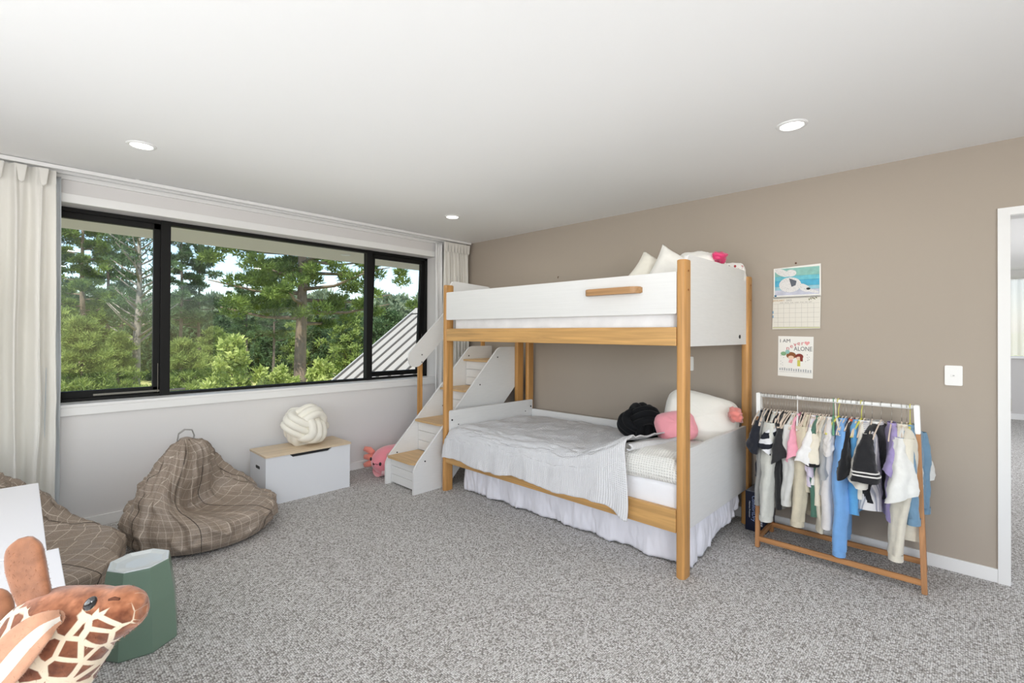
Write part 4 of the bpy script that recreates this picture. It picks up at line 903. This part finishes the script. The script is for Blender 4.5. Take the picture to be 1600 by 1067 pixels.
vst = mat('thin_vertical_stripe', (214, 212, 214), .9); n = vst.node_tree; wv = n.nodes.new('ShaderNodeTexWave'); wv.inputs['Scale'].default_value = 22; wv.bands_direction = 'X'
r = n.nodes.new('ShaderNodeValToRGB'); r.color_ramp.elements[0].color = lin(150, 152, 164); r.color_ramp.elements[1].position = .4; r.color_ramp.elements[1].color = lin(222, 220, 220)
n.links.new([k for k in n.nodes if k.type == 'MAPPING'][0].outputs[0], wv.inputs[0]); n.links.new(wv.outputs[0], r.inputs[0]); n.links.new(r.outputs[0], n.nodes['Principled BSDF'].inputs['Base Color'])
KB = mat('black_rib', BLK, .9); KW = mat('white_rib', WHT, .9)
D_ = math.radians
#        name, label, px, colour, dict
GARS = [
 ('t_shirt', 'navy short-sleeved top, leftmost on the clothes rack', 1191, NVY, dict(length=.40, sleeve=(.17, .036, .04, .03), rz=D_(8))),
 ('sweater', 'grey marl knit sweater second from the left end of the rack', 1197, GRY, dict(length=.42, sleeve=(.50, .026, .015, .012), rz=D_(4))),
 ('leggings', 'narrow black garment between the grey knit and the pale sweatshirt', 1203, BLK, dict(length=.38, halfw=.12)),
 ('sweatshirt', 'pale grey sweatshirt with long cuffed sleeves hanging near the left end of the rack', 1212, ECR, dict(length=.46, thick=.02, sleeve=(.58, .052, .03, .02), rz=D_(3))),
 ('t_shirt', 'short-sleeved top with broad navy and white stripes', 1221, NVY, dict(M=stripe, length=.42, sleeve=(.18, .036, .055, .02), rz=D_(-6))),
 ('long_sleeved_top', 'black long-sleeved top hanging behind the black tee', 1226, (26, 26, 28), dict(length=.40, sleeve=(.50, .024, .02, .0), halfw=.14)),
 ('t_shirt', 'black short-sleeved tee next to the striped top', 1231, (34, 34, 36), dict(length=.42, sleeve=(.22, .036, .05, -.02), rz=D_(-8))),
 ('long_sleeved_top', 'off-white long-sleeved top between the black tee and the pink tee', 1241, (208, 208, 204), dict(length=.45, thick=.018, sleeve=(.46, .040, .02, .0))),
 ('t_shirt', 'pink short-sleeved tee on the left half of the clothes rack', 1250, PNK, dict(length=.36, sleeve=(.20, .03, .05, -.01), rz=D_(-4))),
 ('long_sleeved_top', 'slim black long-sleeved top right of the pink tee', 1256, (18, 18, 20), dict(length=.44, sleeve=(.55, .018, .0, .0), halfw=.14)),
 ('sweatshirt', 'beige sweatshirt with a ribbed sleeve cuff', 1264, BEI, dict(length=.44, thick=.016, sleeve=(.57, .05, .01, .03))),
 ('t_shirt', 'white wide-sleeved tee right of the beige sweatshirt', 1271, (232, 230, 228), dict(length=.38, sleeve=(.22, .04, .06, .03), rz=D_(6))),
 ('t_shirt', 'pale lilac tee beside the green garment', 1275, LIL, dict(length=.40, sleeve=(.26, .022, .03, .0), halfw=.15)),
 ('trousers', 'dark green long garment in the middle of the rack', 1279, GRN2, dict(length=.58, halfw=.17, flare=1.02)),
 ('ringer_tee', 'cream short-sleeved tee with black cuffs', 1285, (226, 218, 200), dict(length=.5, cuff=KB, sleeve=(.20, .03, .055, .0), rz=D_(-5))),
 ('trousers', 'long beige cotton garment hanging lowest left of the blue sweatshirt', 1290, (206, 200, 184), dict(length=.66, halfw=.16, flare=1.05)),
 ('t_shirt', 'heather grey tee left of the white dress', 1294, (168, 168, 168), dict(length=.44, sleeve=(.26, .024, .03, .0))),
 ('dress', 'long white dress flaring towards the hem', 1296, (218, 214, 212), dict(length=.62, thick=.022, halfw=.16, flare=1.3, rz=D_(8), sleeve=(.12, .025, .03, .0))),
 ('sweatshirt', 'sky blue sweatshirt with very long gathered sleeves', 1318, BLU, dict(length=.50, thick=.024, sleeve=(.68, .045, .03, .0), rz=D_(4))),
 ('t_shirt', 'black short-sleeved tee with an orange collar patch right of the blue sweatshirt', 1331, (18, 18, 22), dict(length=.40, sleeve=(.24, .036, .055, .015), rz=D_(-2), neckM=mat('orange_patch', (214, 88, 44), .8))),
 ('shorts', 'bright blue garment whose hem shows under the striped blouse', 1338, BLU2, dict(length=.50, thick=.022, halfw=.15, flare=1.3)),
 ('t_shirt', 'cream short-sleeved tee right of the middle of the rack', 1345, (222, 218, 208), dict(length=.42, thick=.018, sleeve=(.26, .046, .05, .015), rz=D_(10))),
 ('blouse', 'gathered grey and white striped blouse below the cream tee', 1350, (200, 200, 204), dict(M=vst, length=.47, thick=.036, halfw=.15, flare=1.25, rz=D_(16))),
 ('jersey', 'black jersey with white striped sleeve hem and pale collar', 1371, (22, 22, 26), dict(length=.42, thick=.026, halfw=.16, sleeve=(.24, .055, .09, -.03), rz=D_(-14), neckM=KW)),
 ('dress', 'lavender short-sleeved dress near the right end of the clothes rack', 1394, LAV, dict(length=.50, thick=.022, halfw=.15, flare=1.35, sleeve=(.20, .038, .07, .02), rz=D_(12))),
 ('blouse', 'cream crumpled blouse between the lavender dress and the white shirt', 1408, (222, 216, 196), dict(length=.42, thick=.022, halfw=.14)),
 ('shirt', 'loose white cotton shirt near the right end of the rack', 1417, (226, 226, 222), dict(length=.36, thick=.028, halfw=.15, flare=1.35, sleeve=(.30, .062, .085, -.02), rz=D_(-8))),
 ('trousers', 'cream cotton trousers with wide legs hanging under the white shirt', 1413, (220, 214, 198), dict(length=.60, thick=.03, halfw=.16, flare=.8, sleeve=(.62, .045, .02, .05), rz=D_(10))),
 ('denim_shirt', 'washed blue denim shirt, rightmost on the clothes rack', 1424, DNM, dict(length=.46, thick=.022, halfw=.15, flare=1.15, sleeve=(.42, .04, .0, -.05), rz=D_(-14))),
]
for nme, lab, px, col, kw in GARS: garment(nme, lab, px, col, **kw)
# white stripes round the jersey's sleeve hem
jer = [o for o in bpy.data.objects if o.name.startswith('jersey')][0]
for ch_ in [c for c in jer.children if c.name.startswith('sleeve')]:
    co = np.array([v.co for v in ch_.data.vertices]); zmin = co[:, 2].min()
    for dz in (.03, .052):
        ring = co[np.abs(co[:, 2]-(zmin+dz)).argsort()[:22]]; c0 = ring.mean(0)
        ang = np.arctan2((ring[:, 1]-c0[1]), (ring[:, 0]-c0[0])); ring = ring[ang.argsort()]
        P = [Vector(c0+(q-c0)*1.05) for q in ring]; obj('sleeve_stripe', tube(P, .0045, 6, True), KW, ch_, smooth=True)
h0 = make_hanger(label='cream velvet hanger on the clothes rack rail')
cols = [1189, 1195, 1200, 1205, 1210, 1215, 1219, 1223, 1227, 1231, 1235, 1238, 1241, 1244, 1254, 1258, 1261, 1264, 1267, 1270, 1273, 1276, 1279, 1282, 1285, 1288, 1292, 1296, 1317, 1322, 1331, 1338, 1341, 1351, 1363, 1377, 1393, 1409, 1417]
for k, px in enumerate(cols):
    h = h0 if k == 0 else copy_tree(h0); p = rod_y(px); h.location = (p.x, p.y, p.z); h.rotation_euler = (0, 0, D_(rng.uniform(-9, 9)))
for px, c, lab in ((1246, (238, 238, 236), 'white plastic hanger with a tall hook left of the middle of the rack'), (1302, (96, 152, 120), 'green plastic hanger near the middle of the rack'), (1306, (236, 236, 226), 'white plastic hanger next to the green hanger'), (1310, (214, 206, 104), 'yellow plastic hanger right of the green hanger'), (1346, (206, 204, 96), 'yellow plastic hanger above the cream tee'), (1422, (214, 208, 110), 'yellow plastic hanger at the right end of the rail')):
    M = mat('plastic_%d' % px, c, .4); h = make_hanger(M, M, lab, None); p = rod_y(px); h.location = (p.x, p.y, p.z); h.rotation_euler = (0, 0, D_(rng.uniform(-22, 22))); h.scale = (1, 1.8, 1.02)

# ================================================================== OUTSIDE
def hill(x, y):
    d = math.hypot(x, y)
    h = -4.0 - .02*max(0, d-8)*1.0
    h += 9*(1/(1+math.exp(-(d-170)/26)))*(.75+.5*fbm(x*.006, y*.006, 3))
    h += 5*(1/(1+math.exp(-(d-75)/14)))*(1/(1+math.exp(-(x-y*.95)/18)))
    return h+.5*fbm(x*.05, y*.05, 1)
def gf(u, v):
    a = -.25+1.6*u*1.25; d = 6*(60**v); x, y = d*math.sin(a+.0), d*math.cos(a); return (x, y+2, hill(x, y+2))
GRASS = mat('outdoor_grass', (186, 186, 122), .9, mottle=.3, mscale=.4)
struct('ground', grid(90, 70, gf), GRASS, smooth=True)
def leafmat(name, c1, c2, sc=1.2):
    M = mat(name, c1, .6, .25); n = M.node_tree; b = n.nodes['Principled BSDF']
    t = n.nodes.new('ShaderNodeTexNoise'); t.inputs['Scale'].default_value = sc; t.inputs['Detail'].default_value = 8; t.inputs['Roughness'].default_value = .8; n.links.new([k for k in n.nodes if k.type == 'MAPPING'][0].outputs[0], t.inputs[0])
    r = n.nodes.new('ShaderNodeValToRGB'); r.color_ramp.elements[0].position = .38; r.color_ramp.elements[0].color = lin(c1); r.color_ramp.elements[1].position = .62; r.color_ramp.elements[1].color = lin(c2)
    n.links.new(t.outputs[0], r.inputs[0]); n.links.new(r.outputs[0], b.inputs['Base Color'])
    # light also passes through the leaves
    tl = n.nodes.new('ShaderNodeBsdfTranslucent'); n.links.new(r.outputs[0], tl.inputs[0]); ms = n.nodes.new('ShaderNodeMixShader'); ms.inputs[0].default_value = .35
    out = [k for k in n.nodes if k.type == 'OUTPUT_MATERIAL'][0]; n.links.new(b.outputs[0], ms.inputs[1]); n.links.new(tl.outputs[0], ms.inputs[2]); n.links.new(ms.outputs[0], out.inputs[0]); return M
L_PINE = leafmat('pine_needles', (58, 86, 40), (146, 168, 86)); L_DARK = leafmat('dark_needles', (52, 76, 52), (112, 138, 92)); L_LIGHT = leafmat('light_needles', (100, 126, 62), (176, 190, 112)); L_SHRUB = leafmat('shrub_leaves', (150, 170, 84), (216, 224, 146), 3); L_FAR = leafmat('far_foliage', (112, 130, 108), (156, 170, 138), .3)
BARK = mat('pine_bark', (132, 116, 100), .9, mottle=.3, mscale=6, bump=('noise', 12, .8, .05), stretch=(1, 1, .3)); BARKD = mat('dark_bark', (98, 88, 80), .9, mottle=.3, mscale=6)
def clumps(cen, rad, per, ln, wd, flat_=.5, up=.5, shell=.6):
    """needle or leaf blades in clumps: triangles"""
    cen = np.array(cen); rad = np.array(rad); n = len(cen); N = n*per
    d = rng.normal(0, 1, (N, 3)); d /= np.linalg.norm(d, axis=1)[:, None]; rr = rng.uniform(shell, 1, N)**.7
    k = np.repeat(np.arange(n), per); off = d*rr[:, None]*rad[k][:, None]; off[:, 2] *= flat_; P = cen[k]+off
    D = d*.8+rng.normal(0, .55, (N, 3)); D[:, 2] += up; D /= np.linalg.norm(D, axis=1)[:, None]
    W = np.cross(D, rng.normal(0, 1, (N, 3))); W /= np.linalg.norm(W, axis=1)[:, None]+1e-9
    l = ln*rng.uniform(.6, 1.3, N)[:, None]; V = np.empty((N*3, 3)); V[0::3] = P-W*wd; V[1::3] = P+W*wd; V[2::3] = P+D*l; return V
def mk_tree(name, label, cat_, H_, trunk_r, crown, M, MB=BARK, group=None, lean=0):
    """crown = dict(z0, spread(z)->radius, n branches, clump radius, per clump, blade length, blade width, flat)"""
    t = thing(name, label, cat_, group=group); TP = [(lean*math.sin(k/8*1.4)+.12*fbm(k*.4, H_, 2)*trunk_r*4, .1*fbm(k*.5, 7, H_)*trunk_r*4, H_*k/8) for k in range(9)]
    bm = tube([Vector(p) for p in TP], [trunk_r*(1-.75*k/8) for k in range(9)], 10)
    cen, rad = [], []; z0 = crown['z0']
    for b in range(crown['n']):
        f = (b+rng.uniform(-.4, .4))/crown['n']; z = z0+(H_-z0)*max(0, f)**crown.get('p', 1); R = crown['spread'](max(0, min(1, f)))*rng.uniform(.55, 1.1); a = b*2.4+rng.uniform(-.4, .4)
        i = min(7, int(z/H_*8)); base = Vector(TP[i]).lerp(Vector(TP[i+1]), z/H_*8-i); tip = base+Vector((math.cos(a)*R, math.sin(a)*R, R*crown.get('rise', .25)))
        mid = base.lerp(tip, .5)+Vector((0, 0, -R*.05)); tube([base, mid, tip], [trunk_r*.30*(1-f*.6), trunk_r*.18, trunk_r*.06], 5, bm=bm)
        m_ = crown.get('m', 4)
        for q in range(m_):
            g = crown.get('in', .45)+(1-crown.get('in', .45))*q/(m_-1 if m_ > 1 else 1); c = base.lerp(tip, g)+Vector(rng.normal(0, .13*R, 3)); cen.append(tuple(c)); rad.append(crown['cr']*rng.uniform(.6, 1.2)*(1.1-.3*g))
    obj('trunk', bm, MB, t, smooth=True)
    tri_obj(clumps(cen, rad, crown['per'], crown['ln'], crown['wd'], crown.get('flat', .5), crown.get('up', .4), crown.get('shell', .3)), 'foliage', M, t)
    return t
def ground_at(px, d):
    D = Fv+Rv*((px-800)/F_PX); D.z = 0; p = CAM+D*d; return Vector((p.x, p.y, hill(p.x, p.y)))
def topz(py, d): return HC-(py-519)/F_PX*d
def put(t, px, d, rz=0, sc=1.0):
    g = ground_at(px, d); t.location = g-Vector((0, 0, .3)); t.rotation_euler = (0, 0, rz); t.scale = (sc, sc, sc); return t
# the big pine in the middle of the window
big = mk_tree('pine_tree', 'big pine with a thick trunk standing in the centre pane of the window', 'tree', 13.0, .30, dict(z0=6.3, n=36, spread=lambda f: 4.2*(1-f*.4), cr=.44, per=240, ln=.20, wd=.028, flat=.5, m=5, rise=.12, up=.7, **{'in': .3}), L_PINE)
put(big, 470, 17.5, .6)
def hgt(px, d, py): return topz(py, d)-ground_at(px, d).z+.3
left1 = mk_tree('pine_tree', 'tall open-crowned pine at the left edge of the window view', 'tree', hgt(120, 27, 335), .22, dict(z0=4.2, n=30, spread=lambda f: 2.5*(1-f*.5), cr=.36, per=150, ln=.24, wd=.035, m=4, rise=.2, up=.6), L_PINE)
put(left1, 128, 27, 0)
bare = mk_tree('pine_tree', 'pine with a thin twiggy grey crown left of the window mullion', 'tree', hgt(213, 24, 350), .25, dict(z0=5.5, n=40, spread=lambda f: 1.9*(1-f*.3), cr=.30, per=20, ln=.24, wd=.03, m=4, rise=.75, up=.6), L_DARK, MB=mat('grey_bark', (150, 142, 132), .9, mottle=.2, mscale=5))
put(bare, 215, 24, .4)
thin = mk_tree('pine_tree', 'slim dark pine standing among the left-hand trees', 'tree', hgt(165, 32, 350), .17, dict(z0=6.5, n=20, spread=lambda f: 1.8*(1-f*.4), cr=.42, per=110, ln=.26, wd=.04, m=4, rise=.2, up=.6), L_DARK, MB=BARKD)
put(thin, 168, 32, 0)
SLIM = (('slim bare-stemmed pine just right of the window mullion', 283, 36, 1.02, .5), ('slim pine whose straight stem stands left of the big pine', 311, 38, 1.0, 2.2), ('slim dark pine at the far left behind the curtain edge', 92, 30, .95, 3.1), ('slim dark pine between the left-hand trees', 190, 40, 1.1, 1.1), ('slim dark pine in front of the wooded bank left of centre', 385, 44, .88, 4.4), ('slim dark pine close behind the big pine trunk', 428, 40, .84, 5.2), ('slim dark pine rising left of the second mullion', 540, 52, .78, 2.9))
for lab, px, d, sc, rz in SLIM:
    c = copy_tree(thin); c['label'] = lab; put(c, px, d, rz, sc)
lite = mk_tree('young_pine', 'feathery light green young pine low in the left pane', 'tree', hgt(130, 17, 500), .08, dict(z0=.4, n=60, spread=lambda f: 2.0*(1-f)+.2, cr=.36, per=100, ln=.17, wd=.018, m=4, rise=.3, up=.8), L_LIGHT)
put(lite, 128, 17, 0)
for lab, px, d, sc, rz in (('feathery young pine just right of the window mullion', 285, 16, .88, 1.0), ('feathery young pine at the left curtain edge', 80, 19, 1.1, 2.0), ('feathery young pine between the left pane trees', 185, 23, .95, 3.3), ('feathery young pine low behind the middle shrubs', 335, 26, 1.0, 4.0)):
    c = copy_tree(lite); c['label'] = lab; put(c, px, d, rz, sc)
shr = mk_tree('leafy_shrub', 'bright yellow-green leafy shrub left of the big pine trunk', 'shrub', hgt(362, 12, 530), .05, dict(z0=.6, n=40, spread=lambda f: 1.0*math.sin(PI*min(1, f*.8+.15)), cr=.24, per=70, ln=.11, wd=.04, m=3, rise=.5, flat=.9, up=.5), L_SHRUB, MB=BARKD)
put(shr, 362, 12, 0)
for lab, px, d, sc, rz in (('bright leafy shrub directly left of the big pine trunk', 437, 12.6, .87, 1.0), ('bright leafy shrub right of the big pine trunk', 505, 12.2, .90, 2.4), ('low leafy shrub beside the metal roof edge', 535, 14, .80, 3.6)):
    c = copy_tree(shr); c['label'] = lab; put(c, px, d, rz, sc)
# woodland bank behind: two kinds of tree, each a thing of its own
bank = mk_tree('woodland_tree', 'dark green tree in the woodland bank beyond the garden', 'tree', 11, .2, dict(z0=1.0, n=36, spread=lambda f: 3.0*math.sin(PI*min(1, f*.75+.22)), cr=1.1, per=60, ln=.55, wd=.13, m=3, rise=.3, flat=.7), L_DARK, MB=BARKD, group='dark trees of the woodland bank')
bank2 = mk_tree('woodland_tree', 'mid green tree in the woodland bank beyond the garden', 'tree', 11, .2, dict(z0=1.0, n=36, spread=lambda f: 3.3*math.sin(PI*min(1, f*.75+.22)), cr=1.1, per=60, ln=.55, wd=.13, m=3, rise=.3, flat=.7), L_LIGHT, MB=BARKD, group='mid green trees of the woodland bank')
first = {0: True, 1: True}
for k in range(84):
    px = 60+k*7.6+rng.uniform(-8, 8); d = rng.uniform(52, 88); kk = int(rng.random() < .4); sc = rng.uniform(.55, .8)
    if 165 < px < 235 and d < 60: continue
    src = (bank, bank2)[kk]
    c = src if first[kk] else copy_tree(src); first[kk] = False; put(c, px, d, rng.uniform(0, 6), sc)
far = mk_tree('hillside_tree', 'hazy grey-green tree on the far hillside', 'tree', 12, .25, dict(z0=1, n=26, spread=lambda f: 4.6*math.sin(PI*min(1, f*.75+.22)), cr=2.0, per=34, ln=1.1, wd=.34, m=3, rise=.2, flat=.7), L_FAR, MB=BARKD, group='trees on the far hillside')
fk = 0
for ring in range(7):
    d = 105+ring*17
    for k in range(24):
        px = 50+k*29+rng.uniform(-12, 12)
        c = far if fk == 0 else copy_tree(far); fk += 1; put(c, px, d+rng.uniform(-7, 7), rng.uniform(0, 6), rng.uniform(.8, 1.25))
struct('bounce_slab', box(-6, 14, 5.2, 11.5, -4.02, -3.2), mat('pale_bounce', (214, 208, 196), .8))  # unseen pale slab added to bounce sunlight up onto the soffit
# the neighbouring metal roof
RX, RZ, RY0, RY1, SL = 6.93, 1.92, 4.6, 10.0, .76
rf = thing('metal_roof', 'grey ribbed metal roof of the next wing, outside the right-hand panes', 'roof', (5.5, 7.3, 0))
def fp(name, me, M):
    o = obj(name, me, M, rf); o.matrix_parent_inverse = Matrix.Translation(-rf.location); return o
ROOFM = mat('roof_steel', (176, 172, 166), .45, .4, mottle=.04, mscale=2); RIBM = mat('roof_rib', (96, 94, 92), .5)
xe = 3.95; ze = RZ-SL*(RX-xe)
fp('roof_sheet', prism([(xe, ze), (RX, RZ), (RX, RZ-.05), (xe, ze-.05)], 'y', RY0, RY1), ROOFM)
fp('roof_sheet', prism([(RX, RZ), (RX+3, RZ-SL*3), (RX+3, RZ-SL*3-.05), (RX, RZ-.05)], 'y', RY0, RY1), ROOFM)
y = RY1-.02
while y > RY0:
    fp('standing_seam', prism([(xe, ze), (RX, RZ), (RX, RZ+.045), (xe, ze+.045)], 'y', y-.03, y), RIBM); y -= .36
fp('ridge_cap', prism([(RX-.16, RZ-.08), (RX, RZ+.06), (RX+.16, RZ-.08)], 'y', RY0, RY1+.03), ROOFM)
fp('barge_board', prism([(xe, ze-.2), (RX, RZ-.2), (RX, RZ+.05), (xe, ze+.05)], 'y', RY1, RY1+.04), mat('barge_paint', (190, 190, 188), .5))
fp('wall', box(xe+.5, RX+2.5, RY0+.1, RY1-.1, -4, ze-.02+.0), mat('wing_cladding', (120, 118, 114), .7))
# outside skin of this house so that daylight comes only through the openings
EX = mat('outside_cladding', (120, 118, 114), .7)
struct('wall_outside', (lambda bm: (box(XL-.6, WX0, YW+.2, YW+.24, -4, 2.5, bm=bm), box(WX1, 4.1, YW+.2, YW+.24, -4, 2.5, bm=bm), box(WX0, WX1, YW+.2, YW+.24, -4, WZ0-.05, bm=bm), box(WX0, WX1, YW+.2, YW+.24, WZ1+.01, 2.5, bm=bm), bm)[-1])(bmesh.new()), EX)
struct('roof_over_room', box(-4, 11.6, -4, 5.75, 2.56, 2.7), EX)
